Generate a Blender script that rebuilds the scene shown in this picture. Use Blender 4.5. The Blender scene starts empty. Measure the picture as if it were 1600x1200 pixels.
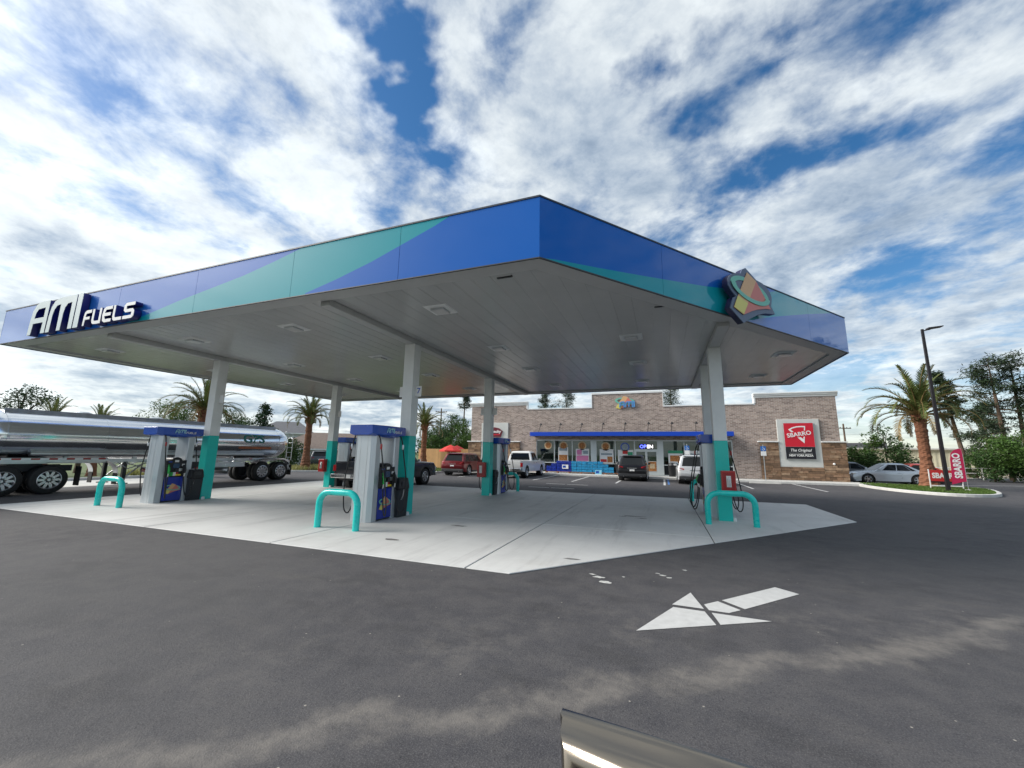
import bpy, bmesh, math, random
from mathutils import Vector, Matrix
R_ = math.radians
sc = bpy.context.scene
C = sc.collection
random.seed(7)

# ------------------------------------------------------------------ camera
CAM_F, CAM_YAW, CAM_PITCH, CAM_ROLL, CAM_H = 623.94, -0.35894, 0.17147, 0.01635, 1.70
cam = bpy.data.cameras.new('camera'); camo = bpy.data.objects.new('camera', cam); C.objects.link(camo)
cam.sensor_fit = 'HORIZONTAL'; cam.sensor_width = 36.0
cam.lens = 36.0 * CAM_F / 1600.0
cam.clip_start = 0.05; cam.clip_end = 2000
cy, sy, cp, sp = math.cos(CAM_YAW), math.sin(CAM_YAW), math.cos(CAM_PITCH), math.sin(CAM_PITCH)
fw = Vector((sy*cp, cy*cp, sp)); rt = Vector((cy, -sy, 0)); up = rt.cross(fw)
r2 = rt*math.cos(CAM_ROLL) + up*math.sin(CAM_ROLL); u2 = -rt*math.sin(CAM_ROLL) + up*math.cos(CAM_ROLL)
M = Matrix((r2, u2, -fw)).transposed().to_4x4(); M.translation = Vector((0, 0, CAM_H))
camo.matrix_world = M
sc.camera = camo

# ------------------------------------------------------------------ sky
SUN_EL, SUN_AZ = R_(33), R_(-105)        # azimuth measured from +Y towards +X: the sun stands to the left, veiled by cloud
sun_dir = Vector((math.sin(SUN_AZ)*math.cos(SUN_EL), math.cos(SUN_AZ)*math.cos(SUN_EL), math.sin(SUN_EL)))
world = bpy.data.worlds.new('World'); sc.world = world; world.use_nodes = True
wn, wl = world.node_tree.nodes, world.node_tree.links
wn.clear()
def W(t, **kw):
    n = wn.new(t)
    for k, v in kw.items(): setattr(n, k, v)
    return n
def wm(op, a, b=None, c=None, clamp=False):
    n = W('ShaderNodeMath', operation=op, use_clamp=clamp)
    for i, x in enumerate((a, b, c)):
        if x is None: continue
        if isinstance(x, (int, float)): n.inputs[i].default_value = x
        else: wl.new(x, n.inputs[i])
    return n.outputs[0]
sky = W('ShaderNodeTexSky'); sky.sky_type = 'NISHITA'; sky.sun_disc = False
sky.sun_elevation = SUN_EL; sky.sun_rotation = SUN_AZ; sky.air_density = 1.0; sky.dust_density = 0.6; sky.ozone_density = 1.6
tc = W('ShaderNodeTexCoord'); sep = W('ShaderNodeSeparateXYZ'); wl.new(tc.outputs['Generated'], sep.inputs[0])
zz = wm('MAXIMUM', sep.outputs[2], 0.0)
den = wm('ADD', zz, 0.16)
cx_ = wm('DIVIDE', sep.outputs[0], den); cy_ = wm('DIVIDE', sep.outputs[1], den)
comb = W('ShaderNodeCombineXYZ'); wl.new(cx_, comb.inputs[0]); wl.new(cy_, comb.inputs[1])
def noise(scale, detail, rough, dist=0.0, off=(0, 0, 0), rot=0.0, sx=1.0, sy_=1.0):
    mp = W('ShaderNodeMapping'); mp.inputs['Location'].default_value = off; mp.inputs['Rotation'].default_value = (0, 0, rot); mp.inputs['Scale'].default_value = (sx, sy_, 1)
    wl.new(comb.outputs[0], mp.inputs[0])
    n = W('ShaderNodeTexNoise'); n.inputs['Scale'].default_value = scale; n.inputs['Detail'].default_value = detail; n.inputs['Roughness'].default_value = rough; n.inputs['Distortion'].default_value = dist
    wl.new(mp.outputs[0], n.inputs['Vector']); return n.outputs['Fac']
big = noise(0.50, 3, 0.5, 0.5, (3.1, 1.7, 0))
mid = noise(1.35, 7, 0.60, 0.35, (0.4, 5.2, 2.0), rot=0.7)
fine = noise(4.6, 7, 0.62, 0.25, (8.0, 2.0, 4.0), rot=0.7)
puff0 = noise(9.0, 5, 0.6, 0.2, (2.0, 4.0, 1.0))
def ramp(x, lo, hi):
    n = W('ShaderNodeMapRange'); n.interpolation_type = 'SMOOTHSTEP'
    n.inputs['From Min'].default_value = lo; n.inputs['From Max'].default_value = hi
    wl.new(x, n.inputs['Value']); return n.outputs[0]
side = wm('MULTIPLY', wm('MAXIMUM', wm('MINIMUM', cx_, 3.0), -3.0), -0.045)      # the deck is closed on the sun's side and thins away from it
den_ = wm('ADD', wm('ADD', wm('MULTIPLY', big, 0.42), wm('MULTIPLY', mid, 0.80)), wm('ADD', wm('MULTIPLY', wm('ADD', wm('SUBTRACT', fine, 0.24), wm('MULTIPLY', wm('SUBTRACT', puff0, 0.5), 0.5)), 0.46), side))
# ragged openings in the deck
wA = noise(3.0, 4, 0.65, 0.0, (5.0, 1.0, 7.0)); wB = noise(3.0, 4, 0.65, 0.0, (1.0, 8.0, 3.0))
wx_ = wm('ADD', cx_, wm('MULTIPLY', wm('SUBTRACT', wA, 0.5), 0.42)); wy_ = wm('ADD', cy_, wm('MULTIPLY', wm('SUBTRACT', wB, 0.5), 0.42))
def opening(x, y, rx, ry, rot, amt):
    dx, dy = wm('SUBTRACT', wx_, x), wm('SUBTRACT', wy_, y); c_, s_ = math.cos(rot), math.sin(rot)
    a = wm('MULTIPLY', wm('ADD', wm('MULTIPLY', dx, c_), wm('MULTIPLY', dy, s_)), 1/rx); b = wm('MULTIPLY', wm('SUBTRACT', wm('MULTIPLY', dy, c_), wm('MULTIPLY', dx, s_)), 1/ry)
    d = wm('SQRT', wm('ADD', wm('MULTIPLY', a, a), wm('MULTIPLY', b, b))); return wm('MULTIPLY', ramp(d, 1.0, 0.0), amt)
def plane_pt(px, py):
    d = (fw + r2*((px-800)/CAM_F) - u2*((py-600)/CAM_F)).normalized(); return d.x/(d.z+.16), d.y/(d.z+.16)
OPEN = (((572,20),(605,110),.13,.24),((605,120),(640,190),.10,.20),((650,215),(695,310),.13,.15),((480,140),(550,230),.22,.08),((1010,130),(1110,50),.09,.17),((1080,190),(1130,165),.10,.16),((1190,260),(1330,215),.16,.16),
        ((1330,230),(1560,150),.18,.13),((1090,330),(1150,280),.13,.13),((1480,280),(1600,230),.16,.12),((790,30),(840,110),.10,.10),((1350,440),(1590,380),.35,.08))
for (ax, ay), (bx, by), wdt, amt in OPEN:
    p1, p2 = plane_pt(ax, ay), plane_pt(bx, by); L2 = math.hypot(p2[0]-p1[0], p2[1]-p1[1])
    den_ = wm('SUBTRACT', den_, opening((p1[0]+p2[0])/2, (p1[1]+p2[1])/2, L2*.5+wdt, wdt, math.atan2(p2[1]-p1[1], p2[0]-p1[0]), amt))
cover = ramp(den_, 0.50, 0.78)
lowhaze = ramp(zz, 0.30, 0.02)
cover = wm('MAXIMUM', cover, wm('MULTIPLY', lowhaze, wm('ADD', 0.25, wm('MULTIPLY', mid, 0.85))), clamp=True)
cover = wm('MULTIPLY', cover, 0.90)
# cloud brightness: thick parts greyer, brighter on the sun's side
sd = W('ShaderNodeVectorMath', operation='DOT_PRODUCT'); wl.new(tc.outputs['Generated'], sd.inputs[0]); sd.inputs[1].default_value = sun_dir
glow = wm('POWER', wm('MAXIMUM', wm('MULTIPLY_ADD', sd.outputs['Value'], 0.5, 0.5), 0.0), 3.0)
thick = ramp(den_, 0.72, 0.98)
shade2 = noise(2.4, 7, 0.64, 0.25, (1.3, 9.1, 0.5), rot=0.7); puff = puff0
br = wm('ADD', wm('MULTIPLY', thick, -0.22), wm('ADD', wm('ADD', wm('MULTIPLY_ADD', lowhaze, 0.10, 0.465), wm('MULTIPLY', wm('SUBTRACT', puff, 0.5), 0.28)), wm('MULTIPLY', wm('SUBTRACT', shade2, 0.5), 0.72)))
br = wm('MAXIMUM', wm('ADD', br, wm('MULTIPLY', glow, 0.26)), 0.20)
ccol = W('ShaderNodeMix', data_type='RGBA'); ccol.inputs['A'].default_value = (0.56, 0.73, 0.96, 1); ccol.inputs['B'].default_value = (0.92, 0.98, 1.0, 1)
wl.new(ramp(br, 0.26, 0.60), ccol.inputs['Factor'])
skyb = W('ShaderNodeBackground'); skyb.inputs['Strength'].default_value = 0.082
hs = W('ShaderNodeHueSaturation'); hs.inputs['Saturation'].default_value = 1.35; wl.new(sky.outputs[0], hs.inputs['Color']); wl.new(hs.outputs[0], skyb.inputs['Color'])
clb = W('ShaderNodeBackground'); wl.new(ccol.outputs['Result'], clb.inputs['Color']); wl.new(br, clb.inputs['Strength'])
mx = W('ShaderNodeMixShader'); wl.new(cover, mx.inputs[0]); wl.new(skyb.outputs[0], mx.inputs[1]); wl.new(clb.outputs[0], mx.inputs[2])
wo = W('ShaderNodeOutputWorld'); wl.new(mx.outputs[0], wo.inputs[0])

sun = bpy.data.lights.new('sun', 'SUN'); sun.energy = 2.9; sun.angle = R_(28); sun.color = (1.0, 0.95, 0.88)
suno = bpy.data.objects.new('sun', sun); C.objects.link(suno)
suno.rotation_euler = (-sun_dir).to_track_quat('-Z', 'Y').to_euler(); suno.location = sun_dir*60
sc.view_settings.view_transform = 'Standard'; sc.view_settings.look = 'None'; sc.view_settings.gamma = 1.0
sc.view_settings.exposure = 0.80
sc.cycles.max_bounces = 5; sc.cycles.diffuse_bounces = 2; sc.cycles.glossy_bounces = 3; sc.cycles.transparent_max_bounces = 8; sc.cycles.caustics_reflective = False; sc.cycles.caustics_refractive = False
sc.cycles.use_denoising = True; world.cycles.sampling_method = 'MANUAL'; world.cycles.sample_map_resolution = 256

# ------------------------------------------------------------------ helpers: objects
class MB:
    def __init__(s): s.v = []; s.f = []; s.m = []
    def add(s, vs, fs, m=0):
        o = len(s.v); s.v += [tuple(x) for x in vs]; s.f += [tuple(i+o for i in f) for f in fs]; s.m += [m]*len(fs); return s
    def box(s, x0, x1, y0, y1, z0, z1, m=0):
        return s.add([(x0,y0,z0),(x1,y0,z0),(x1,y1,z0),(x0,y1,z0),(x0,y0,z1),(x1,y0,z1),(x1,y1,z1),(x0,y1,z1)],
                     [(3,2,1,0),(4,5,6,7),(0,1,5,4),(1,2,6,5),(2,3,7,6),(3,0,4,7)], m)
    def prism(s, poly, z0, z1, m=0):          # polygon (x,y) counter-clockwise
        n = len(poly)
        vs = [(x,y,z0) for x,y in poly]+[(x,y,z1) for x,y in poly]
        fs = [tuple(range(n-1,-1,-1)), tuple(range(n,2*n))]+[(i,(i+1)%n,(i+1)%n+n,i+n) for i in range(n)]
        return s.add(vs, fs, m)
    def rings(s, rs, cap=True, closed=True, m=0):
        n = len(rs[0]); vs = [p for r in rs for p in r]; fs = []
        for k in range(len(rs)-1):
            for i in range(n if closed else n-1):
                j = (i+1) % n
                fs.append((k*n+i, k*n+j, (k+1)*n+j, (k+1)*n+i))
        if cap: fs += [tuple(range(n-1,-1,-1)), tuple(range((len(rs)-1)*n, len(rs)*n))]
        return s.add(vs, fs, m)
    def tube(s, path, rad, seg=8, cap=True, m=0):
        P = [Vector(p) for p in path]; rs = []
        rads = rad if isinstance(rad, (list, tuple)) else [rad]*len(P)
        pu = None
        for i, p in enumerate(P):
            t = (P[min(i+1, len(P)-1)]-P[max(i-1, 0)]).normalized()
            if pu is None: pu = t.orthogonal().normalized()
            pu = (pu - t*pu.dot(t)).normalized() if (pu - t*pu.dot(t)).length > 1e-6 else t.orthogonal().normalized()
            w = t.cross(pu)
            rs.append([tuple(p+(pu*math.cos(2*math.pi*k/seg)+w*math.sin(2*math.pi*k/seg))*rads[i]) for k in range(seg)])
        return s.rings(rs, cap, True, m)
    def lathe(s, prof, seg=20, origin=(0,0,0), axis='Z', m=0, cap=True):   # prof: (r, h)
        ox, oy, oz = origin; rs = []
        for r, h in prof:
            ring = []
            for k in range(seg):
                a = 2*math.pi*k/seg; c, d = r*math.cos(a), r*math.sin(a)
                ring.append((ox+c, oy+d, oz+h) if axis == 'Z' else ((ox+h, oy+c, oz+d) if axis == 'X' else (ox+d, oy+h, oz+c)))
            rs.append(ring)
        return s.rings(rs, cap, True, m)
    def mesh(s, name):
        me = bpy.data.meshes.new(name); me.from_pydata(s.v, [], s.f)
        return me
    def build(s, name, mats, parent=None, smooth=False, bevel=0.0, seg=2, loc=None):
        me = s.mesh(name); mats = mats if isinstance(mats, (list, tuple)) else [mats]
        for mt in mats: me.materials.append(mt)
        if len(mats) > 1: me.polygons.foreach_set('material_index', s.m)
        bm = bmesh.new(); bm.from_mesh(me); bmesh.ops.recalc_face_normals(bm, faces=bm.faces); bm.to_mesh(me); bm.free()
        o = bpy.data.objects.new(name, me); C.objects.link(o)
        if parent is not None: o.parent = parent
        if loc: o.location = loc
        if smooth: shade(me, smooth)
        if bevel:
            b = o.modifiers.new('bevel', 'BEVEL'); b.width = bevel; b.segments = seg; b.limit_method = 'ANGLE'; b.angle_limit = R_(35)
        return o
def shade(me, ang=40):
    me.polygons.foreach_set('use_smooth', [True]*len(me.polygons))
    a = 40 if ang is True else ang
    try: me.set_sharp_from_angle(angle=R_(a))
    except Exception: pass
def tag(o, label=None, cat=None, group=None, kind=None):
    if label: o['label'] = label
    if cat: o['category'] = cat
    if group: o['group'] = group
    if kind: o['kind'] = kind
    return o
def thing(name, label, cat, loc=(0,0,0), rz=0.0, group=None):
    o = bpy.data.objects.new(name, None); C.objects.link(o); o.location = loc; o.rotation_euler = (0,0,rz); o.empty_display_size = 0.3
    return tag(o, label, cat, group)
def kids(o): return [c for c in bpy.data.objects if c.parent == o]
def copy_tree(o, parent=None):
    c = o.copy(); C.objects.link(c); c.parent = parent
    for ch in list(o.children): copy_tree(ch, c)
    return c
def flat(name, splines, mat, parent, mtx, depth=0.01, bevel=0.0):
    """filled 2-D outlines (holes allowed) extruded by depth, front face at local z = depth"""
    cu = bpy.data.curves.new(name, 'CURVE'); cu.dimensions = '2D'; cu.fill_mode = 'BOTH'; cu.extrude = depth/2
    for pts in splines:
        sp_ = cu.splines.new('POLY'); sp_.points.add(len(pts)-1); sp_.use_cyclic_u = True
        for q, (x, y) in zip(sp_.points, pts): q.co = (x, y, 0, 1)
    return _curve_mesh(cu, name, mat, parent, mtx, depth)
def _curve_mesh(cu, name, mat, parent, mtx, depth):
    t = bpy.data.objects.new(name, cu); C.objects.link(t)
    bpy.context.view_layer.update()
    me = bpy.data.meshes.new_from_object(t)
    bpy.data.objects.remove(t); bpy.data.curves.remove(cu)
    me.transform(mtx @ Matrix.Translation((0, 0, depth/2)))
    me.materials.clear(); me.materials.append(mat)
    o = bpy.data.objects.new(name, me); C.objects.link(o)
    if parent is not None: o.parent = parent
    return o
def text(name, s, size, mat, parent, mtx, depth=0.006, shear=0.0, thick=0.0, width=None, align='CENTER'):
    cu = bpy.data.curves.new(name, 'FONT'); cu.body = s; cu.size = size; cu.extrude = depth/2; cu.shear = shear; cu.offset = thick
    cu.align_x = align; cu.align_y = 'CENTER'; cu.resolution_u = 3
    o = _curve_mesh(cu, name, mat, parent, Matrix.Identity(4), depth)
    me = o.data
    if width and len(me.vertices):
        xs = [v.co.x for v in me.vertices]; k = width/max(1e-6, max(xs)-min(xs)); me.transform(Matrix.Diagonal((k, 1, 1, 1)))
    me.transform(mtx)
    return o
def frame(o, x, y):
    """matrix that puts local x,y (and z = x cross y) at world position o"""
    x = Vector(x).normalized(); y = Vector(y).normalized(); z = x.cross(y)
    m = Matrix((x, y, z)).transposed().to_4x4(); m.translation = Vector(o); return m
def arc(cx, cy, r, a0, a1, n=8, ry=None):
    ry = r if ry is None else ry
    return [(cx+r*math.cos(R_(a0+(a1-a0)*i/n)), cy+ry*math.sin(R_(a0+(a1-a0)*i/n))) for i in range(n+1)]

# ------------------------------------------------------------------ helpers: materials
def N(nt, t, **kw):
    n = nt.nodes.new(t)
    for k, v in kw.items(): setattr(n, k, v)
    return n
def mat(name, col, rough=0.5, metal=0.0, spec=0.5, var=0.0, vscale=3.0, bump=0.0, bscale=40.0, coat=0.0, island=0.0, emit=None, estr=0.0, stretch=(1,1,1), ior=None, dirt=0.0):
    m = bpy.data.materials.new(name); m.use_nodes = True; nt = m.node_tree; b = nt.nodes['Principled BSDF']
    b.inputs['Base Color'].default_value = (*col, 1); b.inputs['Roughness'].default_value = rough; b.inputs['Metallic'].default_value = metal
    b.inputs['Specular IOR Level'].default_value = spec; b.inputs['Coat Weight'].default_value = coat; b.inputs['Coat Roughness'].default_value = 0.06
    if ior: b.inputs['IOR'].default_value = ior
    if emit: b.inputs['Emission Color'].default_value = (*emit, 1); b.inputs['Emission Strength'].default_value = estr
    g = N(nt, 'ShaderNodeNewGeometry'); last = None
    mp = N(nt, 'ShaderNodeMapping'); mp.inputs['Scale'].default_value = stretch; nt.links.new(g.outputs['Position'], mp.inputs[0])
    if var or island:
        hsv = N(nt, 'ShaderNodeHueSaturation'); hsv.inputs['Color'].default_value = (*col, 1)
        val = None
        if var:
            n = N(nt, 'ShaderNodeTexNoise'); n.inputs['Scale'].default_value = vscale; n.inputs['Detail'].default_value = 6; n.inputs['Roughness'].default_value = 0.65
            nt.links.new(mp.outputs[0], n.inputs['Vector'])
            mr = N(nt, 'ShaderNodeMapRange'); mr.inputs['From Min'].default_value = 0.3; mr.inputs['From Max'].default_value = 0.7; mr.inputs['To Min'].default_value = 1-var; mr.inputs['To Max'].default_value = 1+var
            nt.links.new(n.outputs['Fac'], mr.inputs[0]); val = mr.outputs[0]
        if island:
            mr2 = N(nt, 'ShaderNodeMapRange'); mr2.inputs['To Min'].default_value = 1-island; mr2.inputs['To Max'].default_value = 1+island
            nt.links.new(g.outputs['Random Per Island'], mr2.inputs[0])
            if val:
                mm = N(nt, 'ShaderNodeMath', operation='MULTIPLY'); nt.links.new(val, mm.inputs[0]); nt.links.new(mr2.outputs[0], mm.inputs[1]); val = mm.outputs[0]
            else: val = mr2.outputs[0]
        nt.links.new(val, hsv.inputs['Value']); nt.links.new(hsv.outputs[0], b.inputs['Base Color']); last = hsv
        if var:
            mr3 = N(nt, 'ShaderNodeMapRange'); mr3.inputs['To Min'].default_value = max(0.02, rough-0.08); mr3.inputs['To Max'].default_value = min(1, rough+0.08)
            nt.links.new(n.outputs['Fac'], mr3.inputs[0]); nt.links.new(mr3.outputs[0], b.inputs['Roughness'])
    if bump:
        n2 = N(nt, 'ShaderNodeTexNoise'); n2.inputs['Scale'].default_value = bscale; n2.inputs['Detail'].default_value = 5
        nt.links.new(mp.outputs[0], n2.inputs['Vector'])
        bp = N(nt, 'ShaderNodeBump'); bp.inputs['Strength'].default_value = bump; bp.inputs['Distance'].default_value = 0.02
        nt.links.new(n2.outputs['Fac'], bp.inputs['Height']); nt.links.new(bp.outputs[0], b.inputs['Normal'])
    return m
def leafmat(name, col, island=0.45, trans=0.25):
    m = mat(name, col, 0.55, island=island, spec=0.3); nt = m.node_tree; b = nt.nodes['Principled BSDF']
    t = N(nt, 'ShaderNodeBsdfTranslucent'); mixs = N(nt, 'ShaderNodeMixShader'); mixs.inputs[0].default_value = trans
    src = b.inputs['Base Color'].links[0].from_socket; nt.links.new(src, t.inputs['Color'])
    out = nt.nodes['Material Output']; nt.links.new(b.outputs[0], mixs.inputs[1]); nt.links.new(t.outputs[0], mixs.inputs[2]); nt.links.new(mixs.outputs[0], out.inputs['Surface'])
    return m
M_ = {}
M_['white_paint'] = mat('white_paint', (.74,.75,.74), .42, var=.04, vscale=1.2)
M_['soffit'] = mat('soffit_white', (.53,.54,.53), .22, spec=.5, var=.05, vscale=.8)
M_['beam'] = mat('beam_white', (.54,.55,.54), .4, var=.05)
M_['column'] = mat('column_white', (.80,.82,.81), .45, var=.06, vscale=2)
M_['teal'] = mat('teal_paint', (.003,.56,.49), .32, var=.05, coat=.2)
M_['teal_b'] = mat('teal_bollard', (.004,.60,.54), .28, var=.14, coat=.3)
M_['black'] = mat('black_plastic', (.012,.012,.014), .42, var=.1)
M_['rubber'] = mat('black_rubber', (.014,.014,.015), .62, var=.15, vscale=8)
M_['dark'] = mat('dark_grey', (.035,.036,.04), .5, var=.15)
M_['silver'] = mat('brushed_silver', (.60,.64,.67), .34, metal=.55, var=.05, stretch=(1,1,.15), vscale=8)
M_['steel'] = mat('polished_steel', (.82,.84,.86), .17, metal=1.0, var=.06, vscale=1.2)
M_['alu'] = mat('aluminium', (.62,.64,.66), .32, metal=.9, var=.1)
M_['blue'] = mat('pump_blue', (.006,.03,.33), .22, coat=.5, var=.03)
M_['hblue'] = mat('header_blue', (.003,.065,.42), .25, coat=.4, var=.03)
M_['awning_blue'] = mat('awning_blue', (.003,.06,.50), .4, var=.04)
M_['red'] = mat('red_enamel', (.42,.012,.012), .3, coat=.4, var=.06)
M_['white'] = mat('white_print', (.8,.8,.79), .5)
M_['lens'] = mat('lamp_lens', (.75,.75,.73), .2, spec=.6)
M_['conc'] = mat('pale_concrete', (.50,.49,.46), .8, var=.14, vscale=1.5, bump=.15, bscale=60)
M_['curb'] = mat('kerb_concrete', (.55,.545,.52), .82, var=.12, vscale=2, bump=.15)
M_['linepaint'] = mat('road_paint', (.52,.52,.51), .7, var=.09, vscale=9)
M_['glassdark'] = mat('car_glass', (.008,.010,.012), .05, spec=.35)
M_['chrome'] = mat('chrome', (.8,.8,.8), .1, metal=1)
M_['tail'] = mat('tail_light', (.38,.01,.012), .15, coat=.6)
M_['orange'] = mat('amber', (.75,.24,.02), .25, coat=.4)
M_['tyre'] = mat('tyre', (.018,.018,.018), .75, var=.15, vscale=12)
M_['rim'] = mat('alloy_rim', (.62,.63,.65), .28, metal=.85)
M_['pane'] = mat('screen', (.03,.07,.14), .12, spec=.7)
M_['green'] = mat('green_print', (.02,.40,.07), .4)
M_['yellow'] = mat('yellow_print', (.85,.62,.03), .4)
M_['cyan'] = mat('pale_cyan_print', (.32,.62,.68), .4)
M_['bark'] = mat('bark', (.11,.075,.05), .9, var=.3, vscale=5, bump=.6, bscale=14)
M_['palmbark'] = mat('palm_bark', (.20,.085,.045), .9, var=.3, vscale=7, bump=.5, bscale=18)
M_['palmleaf'] = leafmat('palm_leaf', (.10,.13,.035), .35, .2)
M_['palmdry'] = leafmat('palm_leaf_dry', (.24,.17,.07), .35, .2)
M_['leafA'] = leafmat('leaf_bright', (.058,.115,.022), .5)
M_['leafB'] = leafmat('leaf_mid', (.038,.080,.020), .5)
M_['leafC'] = leafmat('leaf_dark', (.022,.050,.018), .5)
M_['pine'] = leafmat('pine_needles', (.026,.046,.020), .5, .1)
M_['grass'] = leafmat('grass_blade', (.10,.17,.035), .4, .3)
# ================================================================== ground
def asphalt_mat():
    m = bpy.data.materials.new('asphalt'); m.use_nodes = True; nt = m.node_tree; b = nt.nodes['Principled BSDF']; L = nt.links
    g = N(nt, 'ShaderNodeNewGeometry'); P = g.outputs['Position']
    def nz(scale, det=6, rough=.6, st=(1,1,1), dist=0):
        mp = N(nt, 'ShaderNodeMapping'); mp.inputs['Scale'].default_value = st; L.new(P, mp.inputs[0])
        n = N(nt, 'ShaderNodeTexNoise'); n.inputs['Scale'].default_value = scale; n.inputs['Detail'].default_value = det; n.inputs['Roughness'].default_value = rough; n.inputs['Distortion'].default_value = dist
        L.new(mp.outputs[0], n.inputs['Vector']); return n.outputs['Fac']
    def mr(x, a, b_, c=0., d=1., smooth=True):
        n = N(nt, 'ShaderNodeMapRange'); n.interpolation_type = 'SMOOTHSTEP' if smooth else 'LINEAR'
        for k, v in zip(('From Min', 'From Max', 'To Min', 'To Max'), (a, b_, c, d)): n.inputs[k].default_value = v
        L.new(x, n.inputs[0]); return n.outputs[0]
    def ma(op, a, b_=None):
        n = N(nt, 'ShaderNodeMath', operation=op)
        for i, x in enumerate((a, b_)):
            if x is None: continue
            if isinstance(x, (int, float)): n.inputs[i].default_value = x
            else: L.new(x, n.inputs[i])
        return n.outputs[0]
    def mix(f, a, b_):
        n = N(nt, 'ShaderNodeMix', data_type='RGBA')
        if isinstance(f, float): n.inputs['Factor'].default_value = f
        else: L.new(f, n.inputs['Factor'])
        for k, x in (('A', a), ('B', b_)):
            if isinstance(x, tuple): n.inputs[k].default_value = (*x, 1)
            else: L.new(x, n.inputs[k])
        return n.outputs['Result']
    base = mix(mr(nz(.35, 5), .35, .65), (.046,.045,.052), (.066,.064,.070))
    base = mix(mr(nz(3.2, 6, .7), .35, .65, 0., .6), base, (.092,.087,.088)); base = mix(mr(nz(1.1, 5, .65, (1,1.6,1)), .50, .66, 0., .55), base, (.034,.033,.037)); base = mix(mr(nz(.55, 6, .7, (.6,1.5,1)), .56, .70, 0., .4), base, (.105,.096,.088))
    grain = nz(95, 3, .7); base = mix(mr(grain, .45, .72, 0., .6), base, (.165,.162,.162)); base = mix(mr(nz(34, 4, .7), .52, .70, 0., .55), base, (.030,.030,.034)); base = mix(mr(nz(21, 5, .75), .56, .74, 0., .5), base, (.125,.120,.118))
    base = mix(mr(nz(60, 2, .5, dist=.5), .60, .72, 0., .7), base, (.026,.026,.029))
    # pale chips of stone
    v = N(nt, 'ShaderNodeTexVoronoi'); v.inputs['Scale'].default_value = 4.6; L.new(P, v.inputs['Vector'])
    base = mix(mr(v.outputs['Distance'], .050, .02, 0., .8), base, (.42,.39,.34))
    # trails of pale dust dragged along by traffic
    sep = N(nt, 'ShaderNodeSeparateXYZ'); L.new(P, sep.inputs[0]); X, Y = sep.outputs[0], sep.outputs[1]
    wob = ma('MULTIPLY', ma('SUBTRACT', nz(.9, 4, .6), .5), 1.2)
    wob2 = ma('MULTIPLY', ma('SUBTRACT', nz(3.0, 5, .65), .5), .55)
    def band(a, b_, c, w):
        yc = ma('ADD', ma('ADD', a, ma('MULTIPLY', X, b_)), ma('MULTIPLY', ma('MULTIPLY', X, X), c))
        d = ma('ABSOLUTE', ma('ADD', ma('SUBTRACT', Y, yc), ma('ADD', wob, wob2)))
        return mr(d, w, .0)
    patch = mr(nz(1.6, 6, .7), .30, .60, .25, 1.)
    b1 = ma('MULTIPLY', band(3.62, .70, .012, .30), patch)
    b2 = ma('MULTIPLY', band(1.9, .22, .0, .36), mr(nz(1.1, 5, .7), .45, .62))
    b3 = ma('MULTIPLY', band(4.6, .55, .0, .9), mr(nz(.8, 5, .7), .50, .70, 0., .5))
    dust = ma('MULTIPLY', ma('MAXIMUM', ma('MAXIMUM', b1, b2), b3), mr(nz(14, 5, .75), .25, .7, .6, 1.))
    base = mix(ma('MULTIPLY', dust, .62), base, (.255,.232,.205))
    far = mr(nz(.12, 4), .45, .7, 0., .5); base = mix(far, base, (.078,.076,.077))
    L.new(base, b.inputs['Base Color']); b.inputs['Roughness'].default_value = .86; b.inputs['Specular IOR Level'].default_value = .35
    bp = N(nt, 'ShaderNodeBump'); bp.inputs['Strength'].default_value = .55; bp.inputs['Distance'].default_value = .012
    L.new(ma('ADD', grain, ma('MULTIPLY', nz(26, 4), .8)), bp.inputs['Height']); L.new(bp.outputs[0], b.inputs['Normal'])
    return m
M_['asphalt'] = asphalt_mat()
M_['lawn'] = mat('lawn', (.075,.11,.03), .9, var=.35, vscale=1.2, bump=.6, bscale=40)
M_['sand'] = mat('sandy_ground', (.36,.31,.25), .9, var=.2, vscale=1.5, bump=.3)
M_['mulch'] = mat('mulch', (.16,.075,.04), .95, var=.35, vscale=14, bump=.8, bscale=50)

o = MB().add([(-600,-600,-.08),(600,-600,-.08),(600,900,-.08),(-600,900,-.08)], [(0,1,2,3)]).build('ground', M_['lawn']); tag(o, kind='structure')
lot = [(-27.5,-60),(60,-60),(60,64),(31.5,52.6),(20.7,45.2),(13.6,42.5),(-17.2,42.5),(-17.2,33.0),(-17.4,27.6),(-27.5,23.6)]
o = MB().add([(x,y,0) for x,y in lot], [tuple(range(len(lot)))]).build('parking_lot', M_['asphalt']); tag(o, kind='structure')
o = MB().add([(x,y,.004) for x,y in ((-27.5,-30),(-23.4,-30),(-23.4,14.5),(-27.5,14.5))], [(0,1,2,3)]).build('concrete_apron', M_['conc']); tag(o, kind='structure')

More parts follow.
